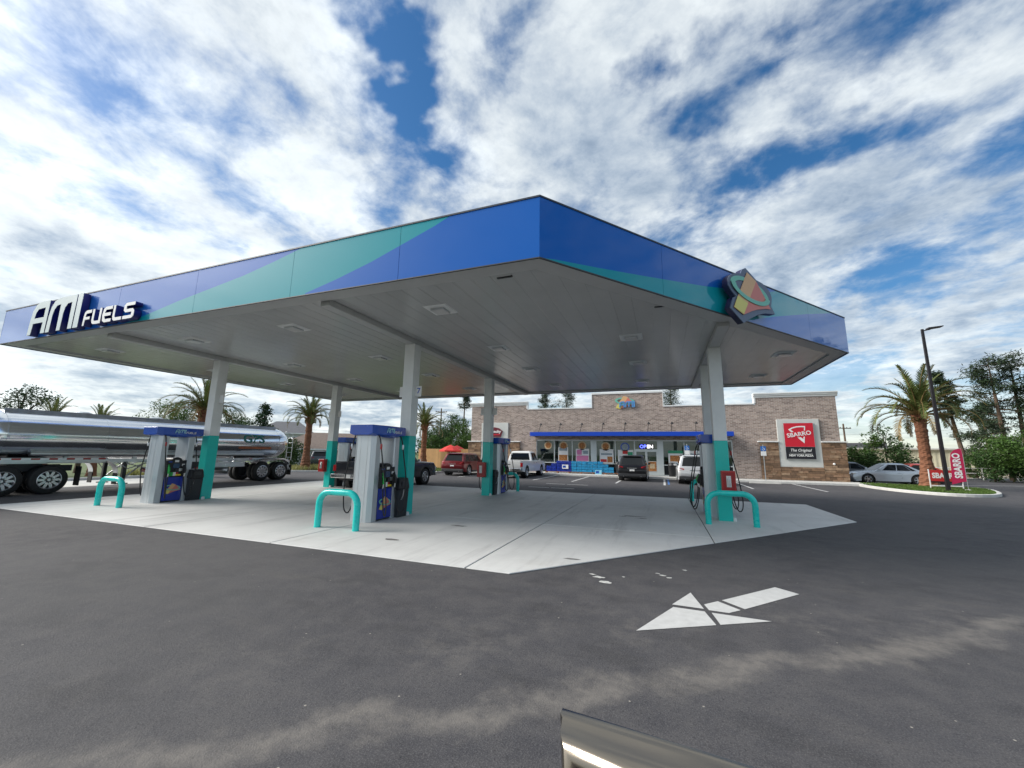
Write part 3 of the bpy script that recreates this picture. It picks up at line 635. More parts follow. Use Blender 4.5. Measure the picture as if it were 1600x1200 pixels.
# ================================================================== pumps and island furniture
XZ = lambda o: frame(o, (1,0,0), (0,0,1))            # faces -Y
def side_fr(s, o): return frame(o, (0,s,0), (0,0,1))  # faces +X for s=1, -X for s=-1
def make_pump(label, loc, sides=(1,-1)):
    t = thing('fuel_pump', label, 'fuel pump', loc, 0, 'fuel pumps under the canopy')
    for sgn in (-1, 1):
        y0, y1 = sorted((sgn*.53, sgn*.27)); e = .07
        poly = [(-.31,y0+e),(-.20,y0),(.20,y0),(.31,y0+e),(.31,y1-e*.3),(.28,y1),(-.28,y1),(-.31,y1-e*.3)] if sgn < 0 else [(-.31,y0+e*.3),(-.28,y0),(.28,y0),(.31,y0+e*.3),(.31,y1-e),(.20,y1),(-.20,y1),(-.31,y1-e)]
        p_ = MB().prism(poly, PADZ-.01, 2.09).build('pillar', M_['silver'], t)
        for xx in (-.105, .105): MB().box(xx-.006, xx+.006, (y0-.004 if sgn < 0 else y1-.002), (y0+.002 if sgn < 0 else y1+.004), .05, 2.05).build('seam', M_['alu'], p_)
    # header with bowed sides and a sagging underside
    rs = []
    for y in [-.68+1.36*i/8 for i in range(9)]:
        k = 1-(y/.68)**2; w = .335+.075*k; dz = .05*k
        rs.append([(-w,y,2.33),(-w-.01,y,2.12-dz*.6),(-w+.09,y,2.085-dz),(w-.09,y,2.085-dz),(w+.01,y,2.12-dz*.6),(w,y,2.33)])
    h = MB().rings(rs).build('header', M_['hblue'], t, bevel=.01)
    for s in sides:
        sgn_ = side_fr(s, (s*.412, 0, 2.15)); xx = -.22
        for word, h_, ws, m_ in (('AMI', .125, (.105,.15,.026), 'cyan'), ('FUELS', .062, (.05,.05,.05,.05,.055), 'white')):
            for ch, w_ in zip(word, ws):
                flat('header_letter', [[(xx+a*w_+b_*h_*.18-.0, b_*h_) for a, b_ in l] for l in LS[ch]], M_[m_], h, sgn_, .004); xx += w_+.010
            xx += .006
    MB().box(-.29,.29,-.27,.27,.03,.80).build('cabinet', M_['dark'], t)
    MB().box(-.25,.25,-.27,.27,PADZ-.01,.03).build('plinth', M_['dark'], t)
    # electronics head with an arched crown
    rs = []
    for x in (-.355,-.335,-.30,.30,.335,.355):
        k = .02 if abs(x) > .35 else 0
        rs.append([(x,-.29+k,.80+k),(x,.29-k,.80+k),(x,.29-k,1.30-k)]+[(x,.15*math.cos(a),1.30-k+.10*math.sin(a)) for a in [math.pi*i/8 for i in range(9)]]+[(x,-.29+k,1.30-k)])
    hd = MB().rings(rs).build('head', M_['black'], t)
    for s in sides:
        d = MB().box(*sorted((s*.292,s*.318)),-.265,.265,.06,.785).build('door', M_['blue'], t, bevel=.008)
        emblem_parts(side_fr(s, (s*.319, s*.0, .42)), d, .30, False, .003)
        def plate(name, y0, y1, z0, z1, m, par=hd, x=.357, th=.006):
            return MB().box(*sorted((s*x, s*(x+th))), *sorted((s*y0, s*y1)), z0, z1).build(name, M_[m], par)
        plate('screen', -.10, .08, 1.06, 1.20, 'pane'); plate('notice', -.06, .05, 1.245, 1.31, 'lens'); plate('brand_strip', -.24, -.14, 1.24, 1.27, 'hblue')
        plate('notice', .15, .23, 1.12, 1.19, 'lens'); plate('card_reader', -.03, .06, .95, 1.03, 'dark', th=.03); plate('keypad', .08, .17, .96, 1.05, 'alu', th=.012)
        plate('grade_button', -.20, -.08, .82, .935, 'green', th=.014); plate('grade_button', -.075, -.005, .82, .935, 'white', th=.012)
        plate('grade_button', .0, .07, .825, .87, 'yellow', th=.012); plate('grade_button', .0, .07, .88, .93, 'red', th=.012); plate('grade_button', .08, .15, .825, .87, 'yellow', th=.012)
        for j, yy in enumerate((-.245, .215)):
            b_ = MB().box(*sorted((s*.355,s*.40)), s*yy-.045, s*yy+.045, .84, 1.16).build('nozzle_boot', M_['black'], t, bevel=.012)
            nz = MB()
            nz.tube([(s*.42,s*yy,1.10),(s*.45,s*yy,.99),(s*.43,s*yy,.90)], [.028,.034,.026], 8)
            nz.tube([(s*.42,s*yy,1.10),(s*.40,s*yy,1.17),(s*.37,s*yy,1.12)], [.02,.015,.012], 6)
            nb = nz.build('nozzle', M_['green'] if j == 0 else M_['black'], t, smooth=True)
            MB().tube([(s*.43,s*yy,.90),(s*.425,s*yy,.84),(s*.42,s*yy,.78)], .017, 6).build('swivel', M_['alu'], nb)
            ys = s*(-.44 if j == 0 else .44)
            hp = [(s*.425,s*yy,.80),(s*.45,s*yy*1.05,.55),(s*.50,s*yy*1.15,.30),(s*.57,s*yy*1.3,.17),(s*.64,s*yy*1.5,.24),(s*.66,s*yy*1.65,.50),(s*.60,ys*.98,1.0),(s*.50,ys,1.5),(s*.41,ys,1.95),(s*.34,ys,2.10)]
            # smooth the path
            P_ = [Vector(p_) for p_ in hp]; Q = []
            for i in range(len(P_)-1):
                p0, p1, p2, p3 = P_[max(i-1,0)], P_[i], P_[i+1], P_[min(i+2,len(P_)-1)]
                for u in (0,.25,.5,.75): Q.append(.5*((2*p1)+(p2-p0)*u+(2*p0-5*p1+4*p2-p3)*u*u+(3*p1-p0-3*p2+p3)*u**3))
            Q.append(P_[-1]); MB().tube(Q, .016, 7).build('hose', M_['rubber'], t, smooth=True)
            MB().lathe([(.022,0),(.026,.03),(.026,.09),(.02,.13)], 8, (s*.445,ys,1.74)).build('breakaway', M_['alu'] if j else M_['red'], t)
    return t
p0 = make_pump('silver pillared fuel pump with blue header, single column between it and the tanker', (-14.90, 8.45, 0))
def clone(loc, label):
    c_ = copy_tree(p0); c_.location = loc; c_['label'] = label; return c_
clone((-6.88, 8.58, 0), 'silver pillared fuel pump beside the column carrying the sign numbered 7')
clone((1.40, 13.62, 0), 'fuel pump between the two aligned columns before the store awning')
clone((-14.72, 16.2, 0), 'fuel pump beyond the dark pickup truck, topped by a small blue header')
clone((-6.70, 16.2, 0), 'fuel pump with black bin and red cabinet column in front of the store')

def make_hoop(label, loc):
    r = .072; w = .53; h = .78; cr = .27
    pts = [(-w,0,0)]+[(-w+cr-cr*math.cos(a), 0, h-cr+cr*math.sin(a)) for a in [math.pi/2*i/7 for i in range(8)]]+[(w-cr+cr*math.sin(a), 0, h-cr+cr*math.cos(a)) for a in [math.pi/2*i/7 for i in range(8)]]+[(w,0,0)]
    o_ = MB().tube(pts, r, 14).build('hoop_bollard', M_['teal_b'], smooth=True); o_.location = loc
    return tag(o_, label, 'bollard', 'teal hoop bollards at the pump islands')
h0 = make_hoop('teal steel hoop bollard guarding the pump nearest the tanker wheels', (-14.88, 7.05, PADZ-.01))
for loc, lab in (((-6.72,7.18,PADZ-.01),'teal hoop bollard before the silver pump by the 7 sign column'),((1.54,11.62,PADZ-.01),'teal hoop bollard in front of the column with red cabinet and coiled hoses'),
                 ((-6.70,17.4,PADZ-.01),'teal hoop bollard near the white pickup, behind the pump with the bin'),((1.50,17.1,PADZ-.01),'teal hoop bollard behind the hoses, towards the silver SUV'),((-14.72,17.4,PADZ-.01),'teal hoop bollard beyond the dark pickup truck and its pump')):
    c_ = h0.copy(); C.objects.link(c_); c_.location = loc; c_['label'] = lab

def make_bin(label, loc):
    t = thing('waste_bin', label, 'bin', loc, 0, 'black waste bins beside the pumps')
    rs = [[(-.19,-.20,0),(.19,-.20,0),(.19,.20,0),(-.19,.20,0)], [(-.22,-.215,.70),(.22,-.215,.70),(.22,.215,.70),(-.22,.215,.70)]]
    MB().rings(rs).build('body', M_['bin'], t, bevel=.02)
    MB().rings([[(-.23,-.225,.70),(.23,-.225,.70),(.23,.225,.70),(-.23,.225,.70)], [(-.23,-.225,.78),(.23,-.225,.78),(.23,.225,.78),(-.23,.225,.78)], [(-.20,-.19,1.0),(.20,-.19,1.0),(.20,.19,1.0),(-.20,.19,1.0)]]).build('hood', M_['black'], t, bevel=.03)
    for s in (-1, 1):
        MB().box(*sorted((s*.228,s*.236)),-.12,.12,.80,.92).build('flap', M_['dark'], t)
        MB().tube([(s*.22,-.12,.45),(s*.27,-.12,.55),(s*.30,-.13,.72)], .012, 6).build('squeegee_handle', M_['alu'], t)
    return t
M_['bin'] = mat('bin_plastic', (.022,.026,.032), .5, var=.1)
b0 = make_bin('dark plastic waste bin between the pump and the column by the tanker', (-14.68, 9.05, PADZ-.01))
for loc, lab in (((-6.66,9.20,PADZ-.01),'dark plastic waste bin beside the column carrying the 7 sign'),((-6.66,15.62,PADZ-.01),'dark plastic waste bin behind the red cabinet column facing the store'),((-14.7,15.5,PADZ-.01),'dark plastic waste bin beside the column next to the dark pickup')):
    c_ = copy_tree(b0); c_.location = loc; c_['label'] = lab

def make_ext(label, loc):
    t = thing('extinguisher_cabinet', label, 'cabinet', loc, 0, 'red extinguisher cabinets on the columns')
    MB().box(-.17,.17,-.20,0,-.29,.29).build('case', M_['red'], t, bevel=.025)
    MB().box(-.13,.13,-.206,-.198,-.22,.24).build('door', mat('cabinet_door', (.30,.008,.010), .35, coat=.3) if 'cabinet_door' not in bpy.data.materials else bpy.data.materials['cabinet_door'], t)
    w_ = MB().box(-.055,.055,-.212,-.206,-.13,.16).build('window', M_['lens'], t)
    MB().lathe([(.0,-.12),(.032,-.11),(.036,.05),(.02,.09),(.018,.12),(0,.125)], 10, (0,-.214,0)).build('bottle', M_['alu'], w_)
    return t
x0 = make_ext('red extinguisher cabinet on the column before the two aligned columns and store', (1.60, 12.336, 1.04))
for loc, lab in (((-6.84,15.032,1.03),'red extinguisher cabinet on the column facing the white pickup'),((-14.84,14.782,1.0),'red extinguisher cabinet on the column next to the dark pickup')):
    c_ = copy_tree(x0); c_.location = loc; c_['label'] = lab

def flag_sign(col, label, num=None, z=3.40, y=0):
    x, yy = col; t = thing('number_sign', label, 'sign', (x, yy, z), 0, 'number plates on the canopy columns')
    for s in (-1, 1):
        p_ = MB().box(*sorted((s*CW, s*(CW+.20))), -.012, .012, -.14, .14).build('plate', M_['white'], t, bevel=.004)
        MB().box(*sorted((s*CW, s*(CW+.20))), -.010, .010, -.152, -.14).build('frame', M_['alu'], p_)
    if num: text('numeral', num, .22, M_['hblue'], t, XZ((CW+.115, -.013, 0)), .003, thick=.004)
    return t
flag_sign(COLS[1], 'white number plate reading 7 on the canopy column', '7')
flag_sign(COLS[0], 'small blank edged plate high on the column near the tanker')
flag_sign(COLS[3], 'small plate high on the column beside the dark pickup')
flag_sign(COLS[4], 'small plate high on the column in front of the red pentagon sign')
# ================================================================== vehicles
_wheel_cache = {}
def wheel_meshes(r, w, spokes, key):
    if key in _wheel_cache: return _wheel_cache[key]
    t = MB().lathe([(r*.62,-w*.5),(r*.90,-w*.5),(r*.985,-w*.36),(r,-w*.15),(r,w*.15),(r*.985,w*.36),(r*.90,w*.5),(r*.62,w*.5),(r*.60,0),(r*.62,-w*.5)], 28, axis='X', cap=False)
    tm = t.mesh('tyre'); tm.materials.append(M_['tyre']); shade(tm, 50)
    k = MB(); k.lathe([(r*.61,-w*.42),(r*.64,-w*.50),(r*.60,-w*.52),(r*.57,-w*.40),(r*.55,w*.2),(r*.61,w*.45)], 28, axis='X', cap=False)
    k.lathe([(.001,-w*.40),(r*.16,-w*.40),(r*.16,-w*.2),(.001,-w*.2)], 14, axis='X')
    for i in range(spokes):
        a = 2*math.pi*i/spokes; c, s = math.cos(a), math.sin(a); hw = r*.075
        vs = [(x, c*rr_-s*q, s*rr_+c*q) for x in (-w*.40,-w*.28) for rr_, q in ((r*.10,-hw*1.2),(r*.59,-hw),(r*.59,hw),(r*.10,hw*1.2))]
        k.add(vs, [(0,1,2,3),(7,6,5,4),(0,4,5,1),(1,5,6,2),(2,6,7,3),(3,7,4,0)])
    km = k.mesh('rim'); km.materials.append(M_['rim'])
    d = MB().lathe([(.001,-w*.15),(r*.55,-w*.15),(r*.55,-w*.10),(.001,-w*.10)], 20, axis='X').mesh('brake_disc'); d.materials.append(M_['dark'])
    _wheel_cache[key] = (tm, km, d); return _wheel_cache[key]
def add_wheel(parent, x, y, r, w=.24, spokes=5, side=1, name='wheel'):
    tm, km, dm = wheel_meshes(r, w, spokes, (r, w, spokes))
    t = bpy.data.objects.new(name, tm); C.objects.link(t); t.parent = parent; t.location = (x, y, r)
    if side > 0: t.rotation_euler = (0, 0, math.pi)
    for n_, me in (('rim', km), ('brake_disc', dm)):
        k = bpy.data.objects.new(n_, me); C.objects.link(k); k.parent = t
    return t
def quad_on(c, u0, u1, v0, v1, off):
    """sub-rectangle of a quad c = (bl, br, tr, tl), pushed outwards by off; returned with a little thickness"""
    c = [Vector(p_) for p_ in c]; n = (c[1]-c[0]).cross(c[3]-c[0]).normalized()
    def P_(u, v): return (c[0]*(1-u)+c[1]*u)*(1-v)+(c[3]*(1-u)+c[2]*u)*v
    q = [P_(*uv)+n*off for uv in ((u0[0],v0),(u1[0],v0),(u1[1],v1),(u0[1],v1))]
    b_ = [p_-n*(off+.01) for p_ in q]
    return MB().add(q+b_, [(0,1,2,3),(7,6,5,4),(0,4,5,1),(1,5,6,2),(2,6,7,3),(3,7,4,0)])
def car_paint(name, col, metal=.35, rough=.3):
    return mat(name, col, rough, metal=metal, coat=.55, spec=.4, var=.04, vscale=2)
def make_car(name, label, cat, loc, rz, paint, L=4.6, Wd=1.85, H=1.68, wb=2.7, r=.36, kind='suv', cab=None, belt=1.02, hood=.98, sill=.27, clad=True, rails=False, spokes=5, plate=True, group=None):
    t = thing(name, label, cat, loc, rz, group); hl, hw = L/2, Wd/2
    ya, yb = -wb/2+(.05 if kind == 'sedan' else 0), wb/2+(.05 if kind == 'sedan' else 0)
    yr, yf = -hl, hl; ra = r+.065
    def arch(yc): return [(yc+ra*math.cos(math.pi*i/10), max(sill, r+ra*math.sin(math.pi*i/10)*1.02)) for i in range(11)]   # front to rear
    if kind == 'pickup':
        top = [(yr+.02,.62),(yr,.70),(yr+.03,belt+.04),(-.10*L-.02,belt+.04),(-.10*L+.02,belt),(.205*L,belt+.02),(.24*L,hood+.10),(yf-.22,hood+.04),(yf-.05,hood-.10),(yf,.72),(yf-.02,.45),(yf-.12,sill+.02)]
    elif kind == 'sedan':
        top = [(yr+.04,.52),(yr,.66),(yr+.03,.93),(yr+.35,belt+.02),(-.30*L,belt+.03),(.19*L,belt-.03),(.30*L,hood-.02),(yf-.35,hood-.12),(yf-.06,.62),(yf,.50),(yf-.03,.36),(yf-.15,sill-.05)]
    else:
        top = [(yr+.06,.45),(yr,.58),(yr+.02,.78),(yr+.10,belt+.02),(-.20*L,belt+.02),(.17*L,belt-.02),(.24*L,hood+.02),(yf-.35,hood-.06),(yf-.08,hood-.22),(yf,.62),(yf-.02,.42),(yf-.15,sill)]
    prof = top+[(yb+ra,sill)]+arch(yb)+[(yb-ra,sill)]+[(ya+ra,sill)]+arch(ya)+[(ya-ra,sill)]+[(yr+.14,sill+.04)]
    zc = .62; nt_ = len(top); rs = []
    for xk, ins in ((-1,.07),(-.985,.03),(-.93,.0),(-.80,-.012),(0,-.02),(.80,-.012),(.93,0),(.985,.03),(1,.07)):
        ring = []
        for i, (y, z) in enumerate(prof):
            if i < nt_:
                k = 1-ins*.55 if abs(y) > hl*.8 else 1.0
                z2 = z-ins*.9 if z > zc+.15 else z
                ring.append((xk*hw, y*k, z2))
            else: ring.append((xk*hw, y, z))
        rs.append(ring)
    MB().rings(rs).build('body', paint, t, smooth=35)
    MB().box(-hw*.80, hw*.80, -hl*.93, hl*.93, sill-.04, .62).build('underbody', M_['black'], t)
    for yc in (ya, yb):
        for s in (-1, 1): MB().lathe([(ra-.005,-.30),(ra-.005,0)], 22, (s*hw*.97 if s > 0 else s*hw*.97+.30, yc, r), 'X', cap=False).build('wheel_well', M_['black'], t)
    # greenhouse
    if kind == 'pickup':
        B = (-.10*L, .205*L); T = (-.075*L, .10*L); cabn = 'cab'
    elif kind == 'sedan':
        B = (-.36*L, .215*L); T = (-.17*L, .035*L); cabn = 'cabin'
    else:
        B = (yr+.12, .20*L); T = (yr+.42, .055*L); cabn = 'cabin'
    if cab: B, T = cab
    wb_, wt = hw-.035, hw-.235; zb = belt-.04
    rs = []
    for k in (0, .5, .93, 1.0):
        y0 = B[0]+(T[0]-B[0])*(k if k < .97 else 1.0); y1 = B[1]+(T[1]-B[1])*k; w = wb_+(wt-wb_)*(k**1.15); z = zb+(H-.05-zb)*k if k < 1 else H-.03
        if k == 1.0: y0, y1, w = T[0]+.06, T[1]-.08, wt-.09
        c = .05
        rs.append([(-w+c,y0,z),(w-c,y0,z),(w,y0+c,z),(w,y1-c,z),(w-c,y1,z),(-w+c,y1,z),(-w,y1-c,z),(-w,y0+c,z)])
    ym = (T[0]+T[1])/2
    rs.append([(p_[0]*.55, ym+(p_[1]-ym)*.6, H) for p_ in rs[-1]])
    cb = MB().rings(rs).build(cabn, paint, t, smooth=30)
    zt = H-.05-(H-.05-zb)*.07; kk = .93; wtt = wb_+(wt-wb_)*(kk**1.15)
    yr1 = B[0]+(T[0]-B[0])*kk; yf1 = B[1]+(T[1]-B[1])*kk
    for s in (-1, 1):
        c = [(s*wb_,B[0]+.05,zb),(s*wb_,B[1]-.05,zb),(s*wtt,yf1-.05,zt),(s*wtt,yr1+.05,zt)]
        if s < 0: c = [c[1],c[0],c[3],c[2]]
        seg = {'suv': [((.06,.11),(.30,.30)),((.325,.325),(.60,.60)),((.625,.625),(.90,.955))], 'sedan': [((.10,.10),(.20,.16)),((.215,.18),(.53,.50)),((.555,.53),(.88,.93))],
               'pickup': [((.05,.05),(.44,.42)),((.48,.46),(.92,.95))]}[kind]
        for (a0, a1), (e0, e1) in seg:
            if s < 0: u0, u1 = (1-e0, 1-e1), (1-a0, 1-a1)
            else: u0, u1 = (a0, a1), (e0, e1)
            quad_on(c, u0, u1, .13, .93, .012).build('side_window', M_['glassdark'], cb)
        MB().rings([[(s*(hw-.02),B[1]-.28,belt+.02),(s*(hw+.16),B[1]-.27,belt+.03),(s*(hw+.17),B[1]-.27,belt+.16),(s*(hw+.03),B[1]-.28,belt+.15)],[(s*(hw-.02),B[1]-.16,belt+.04),(s*(hw+.13),B[1]-.16,belt+.05),(s*(hw+.14),B[1]-.16,belt+.14),(s*(hw+.02),B[1]-.16,belt+.13)]]).build('mirror', paint if kind != 'pickup' else M_['chrome'], t, bevel=.015)
        for yy in ((-.02*L, .16*L) if kind != 'pickup' else (.0*L, .12*L)): MB().box(*sorted((s*(hw-.01), s*(hw+.022))), yy-.10-.25, yy+.10-.25, belt-.16, belt-.125).build('door_handle', M_['chrome'] if kind == 'pickup' else paint, t, bevel=.006)
        if clad: MB().box(*sorted((s*(hw-.03), s*(hw+.006))), ya+ra+.01, yb-ra-.01, sill-.02, sill+.13).build('sill_trim', M_['dark'], t, bevel=.01)
        if rails: MB().tube([(s*(wt-.03),T[0]+.15,H-.045),(s*(wt-.03),T[0]+.22,H+.02),(s*(wt-.03),T[1]-.25,H+.02),(s*(wt-.03),T[1]-.15,H-.045)], .018, 6).build('roof_rail', M_['dark'], t)
        # lights
        if kind == 'pickup':
            MB().box(*sorted((s*(hw-.16), s*(hw+.004))), yr-.012, yr+.10, .78, 1.05).build('tail_light', M_['tail'], t, bevel=.01)
            MB().box(*sorted((s*(hw-.40), s*(hw-.01))), yf-.16, yf+.006, .72, .90).build('headlight', M_['lens'], t, bevel=.015)
        elif kind == 'sedan':
            MB().box(*sorted((s*(hw-.42), s*(hw-.005))), yr+.0, yr+.30, .72, .86).build('tail_light', M_['tail'], t, bevel=.015)
            MB().box(*sorted((s*(hw-.40), s*(hw-.01))), yf-.42, yf-.05, .60, .72).build('headlight', M_['lens'], t, bevel=.015)
        else:
            MB().rings([[(s*(hw-.34),yr+.015,.86),(s*(hw-.01),yr+.02,.84),(s*(hw-.01),yr+.30,.92),(s*(hw-.01),yr+.30,1.0),(s*(hw-.01),yr+.04,1.0),(s*(hw-.34),yr+.035,.94)],[(s*(hw-.34),yr+.2,.86),(s*(hw-.04),yr+.2,.84),(s*(hw-.03),yr+.33,.92),(s*(hw-.03),yr+.33,1.0),(s*(hw-.04),yr+.2,1.0),(s*(hw-.34),yr+.2,.94)]]).build('tail_light', M_['tail'], t, bevel=.008)
            MB().box(*sorted((s*(hw-.42), s*(hw-.02))), yf-.30, yf-.02, .68, .80).build('headlight', M_['lens'], t, bevel=.02)
        for yc in (ya, yb): add_wheel(t, s*(hw-.125), yc, r, .235, spokes, s)
    # rear glass and windscreen
    c = [(wb_-.05,B[0],zb),(-wb_+.05,B[0],zb),(-wtt+.05,yr1,zt),(wtt-.05,yr1,zt)]; c = [c[1],c[0],c[3],c[2]]
    quad_on(c, (.07,.07), (.93,.93), .16 if kind != 'sedan' else .08, .90, .012).build('rear_window', M_['glassdark'], cb)
    c = [(wb_-.05,B[1],zb),(-wb_+.05,B[1],zb),(-wtt+.05,yf1,zt),(wtt-.05,yf1,zt)]
    quad_on(c, (.05,.06), (.95,.94), .07, .94, .012).build('windscreen', M_['glassdark'], cb)
    # bumpers, plate, grille
    if kind == 'pickup':
        MB().box(-hw+.02, hw-.02, yr-.17, yr+.05, .50, .68).build('rear_bumper', M_['chrome'], t, bevel=.03)
        MB().box(-hw+.01, hw-.01, yf-.06, yf+.10, .42, .62).build('front_bumper', M_['chrome'], t, bevel=.03)
        MB().box(-hw*.86, hw*.86, yr-.008, yr+.02, .72, belt+.0).build('tailgate', paint, t, bevel=.012)
        MB().box(-.12, .12, yr-.02, yr, .90, .96).build('tailgate_handle', M_['dark'], t)
        MB().box(-hw*.86, hw*.86, yr+.08, -.10*L-.06, belt+.0415, belt+.0445).build('bed_floor', M_['black'], t)
        MB().box(-hw*.7, hw*.7, yf-.01, yf+.02, .66, .92).build('grille', M_['dark'], t, bevel=.01)
    else:
        MB().box(-hw*.94, hw*.94, yr-.012, yr+.10, sill+.03, .50).build('rear_bumper', M_['dark'] if clad else paint, t, bevel=.03)
        MB().box(-hw*.60, hw*.60, yf-.10, yf+.012, .42, .62).build('grille', M_['dark'], t, bevel=.02)
        if kind == 'suv':
            MB().box(-wt*.85, wt*.85, T[0]-.16, T[0]+.05, H-.085, H-.05).build('spoiler', paint, t, bevel=.012)
            MB().box(-.30, .30, yr-.006, yr+.05, .835, .865).build('badge_bar', M_['chrome'], t)
            for s in (-1, 1): MB().tube([(s*hw*.6,yr+.1,sill+.06),(s*hw*.6,yr-.02,sill+.06)], .035, 8).build('exhaust_tip', M_['chrome'], t)
    if plate:
        zp = .58 if kind == 'pickup' else (.70 if kind == 'suv' else .60); yp = yr-.178 if kind == 'pickup' else yr-.012
        MB().box(-.155, .155, yp-.004, yp+.03, zp-.075, zp+.075).build('licence_plate', M_['white'], t)
    return t
P_red = car_paint('paint_red', (.15,.006,.010)); P_white = car_paint('paint_white', (.70,.70,.69), 0); P_black = car_paint('paint_black', (.006,.006,.008), 0, .35); P_silver = car_paint('paint_silver', (.66,.67,.68), .35)
P_navy = car_paint('paint_navy', (.008,.010,.018), .2); P_ice = car_paint('paint_pale_silver', (.55,.60,.66), .45); P_orange = car_paint('paint_orange', (.52,.045,.015), .1); P_grey = car_paint('paint_grey', (.09,.10,.11), .3)
make_car('sport_utility_car', 'dark red SUV parked at the kerb beside the board fence', 'car', (-14.55, 28.9, 0), 0, P_red, 4.75, 1.9, 1.66, 2.83, .38, group='cars parked before the store')
make_car('sport_utility_car', 'black SUV parked nose in before the glass store doors', 'car', (-1.95, 30.2, 0), 0, P_black, 4.5, 1.84, 1.70, 2.68, .36, group='cars parked before the store')
make_car('sport_utility_car', 'silver white SUV parked before the store windows behind the pump hoses', 'car', (1.78, 29.2, 0), 0, P_silver, 4.9, 1.92, 1.76, 2.9, .38, rails=True, group='cars parked before the store')
make_car('pickup_truck', 'white crew cab pickup truck parked facing the store', 'pickup', (-10.05, 29.3, 0), 0, P_white, 5.75, 2.0, 1.88, 3.65, .41, 'pickup', belt=1.16, hood=1.08, sill=.42, clad=False, spokes=6, group='cars parked before the store')
make_car('pickup_truck', 'dark navy pickup truck standing at a pump under the canopy', 'pickup', (-12.75, 16.95, PADZ), 0, P_navy, 5.5, 1.94, 1.84, 3.35, .41, 'pickup', belt=1.15, hood=1.07, sill=.42, clad=False, spokes=6)
make_car('sedan', 'pale silver sedan parked behind the palm island beside the store', 'car', (14.75, 36.3, 0), R_(90), P_ice, 4.6, 1.8, 1.44, 2.7, .33, 'sedan', belt=.92, hood=.88, sill=.21, clad=False, plate=False)
make_car('sedan', 'orange red sedan parked behind the silver sedan', 'car', (17.6, 39.6, 0), R_(90), P_orange, 4.5, 1.8, 1.42, 2.7, .33, 'sedan', belt=.92, hood=.88, sill=.21, clad=False, plate=False)
make_car('sedan', 'dark grey car half hidden past the stone corner of the store', 'car', (13.4, 39.8, 0), R_(90), P_grey, 4.5, 1.8, 1.45, 2.7, .33, 'sedan', belt=.92, hood=.88, sill=.21, clad=False, plate=False)
make_car('sport_utility_car', 'small dark car in the driveway of the low brown roofed house', 'car', (-35.6, 34.5, 0), R_(50), P_grey, 4.4, 1.8, 1.6, 2.6, .35)

# photographer's own car: only the raised corner of its open front door reaches into the picture
P_champ = car_paint('paint_champagne', (.24,.205,.165), 1.0, .2)
hx, hy = .93, .38
ang = R_(60); fd = Vector((math.cos(ang), math.sin(ang))); lf = Vector((-fd.y, fd.x))    # car's forward and its left
Lc, Wc = 4.7, 1.8
side_pt = Vector((hx, hy))+fd*0.0
cc = side_pt - fd*(.19*Lc) - lf*(Wc/2+.03)
own = make_car('sedan', 'champagne silver car whose open door corner rises at the picture bottom', 'car', (cc.x, cc.y, 0), math.atan2(fd.y, fd.x)-math.pi/2, P_champ, Lc, Wc, 1.46, 2.75, .33, 'sedan', belt=.92, hood=.88, sill=.21, clad=False)
def own_local(p_):
    d = Vector((p_[0]-cc.x, p_[1]-cc.y)); return (-d.dot(lf), d.dot(fd), p_[2])
tip = Vector((-.12, .462)); hinge = Vector((hx, hy)); dd = (tip-hinge).normalized(); dn = Vector((-dd.y, dd.x))   # dn: towards +Y? outer side
if dn.y < 0: dn = -dn
LD = (tip-hinge).length
# frame profile swept round the window: a thin lip outside, a concave shiny channel facing the photographer
def dpt(u, z, off): p_ = hinge+dd*u+dn*off; return own_local((p_.x, p_.y, z))
wi = [(.02,.92),(LD-.055,.96),(LD-.005,1.30),(LD,1.42),(LD-.14,1.4185),(LD-.34,1.414),(LD-.62,1.385),(.30,1.20),(.02,.97)]
def inner(k):
    c = (.55, 1.12); return [(c[0]+(u-c[0])*k, c[1]+(z-c[1])*k) for u, z in wi]
cross = [(1.0,.030),(1.0,.021),(.993,.018),(.985,-.002),(.968,-.016),(.945,-.022),(.920,-.016),(.905,.0),(.898,.012),(.898,.030)]
rs = []
for k, off in cross: rs.append([dpt(u, z, off) for u, z in inner(k)])
door = MB().rings(rs, cap=False).build('front_door', P_champ, own, smooth=60)
MB().rings([[dpt(u, z, off) for u, z in inner(k)] for k, off in ((.935,-.0235),(.925,-.034),(.912,-.034),(.905,-.008))], cap=False).build('door_seal', M_['rubber'], door, smooth=True)
gl = inner(.90); MB().add([dpt(u,z,.02) for u,z in gl]+[dpt(u,z,.025) for u,z in gl], [tuple(range(9)), tuple(range(17,8,-1))]).build('door_glass', M_['glassdark'], door)
MB().add([dpt(u,z,o_) for o_ in (-.06,.06) for u,z in ((.0,.24),(LD-.10,.24),(LD-.04,.60),(LD-.055,.955),(.0,.915))], [(0,1,2,3,4),(9,8,7,6,5)]+[(i,(i+1)%5,(i+1)%5+5,i+5) for i in range(5)]).build('door_skin', P_champ, door, bevel=.02)

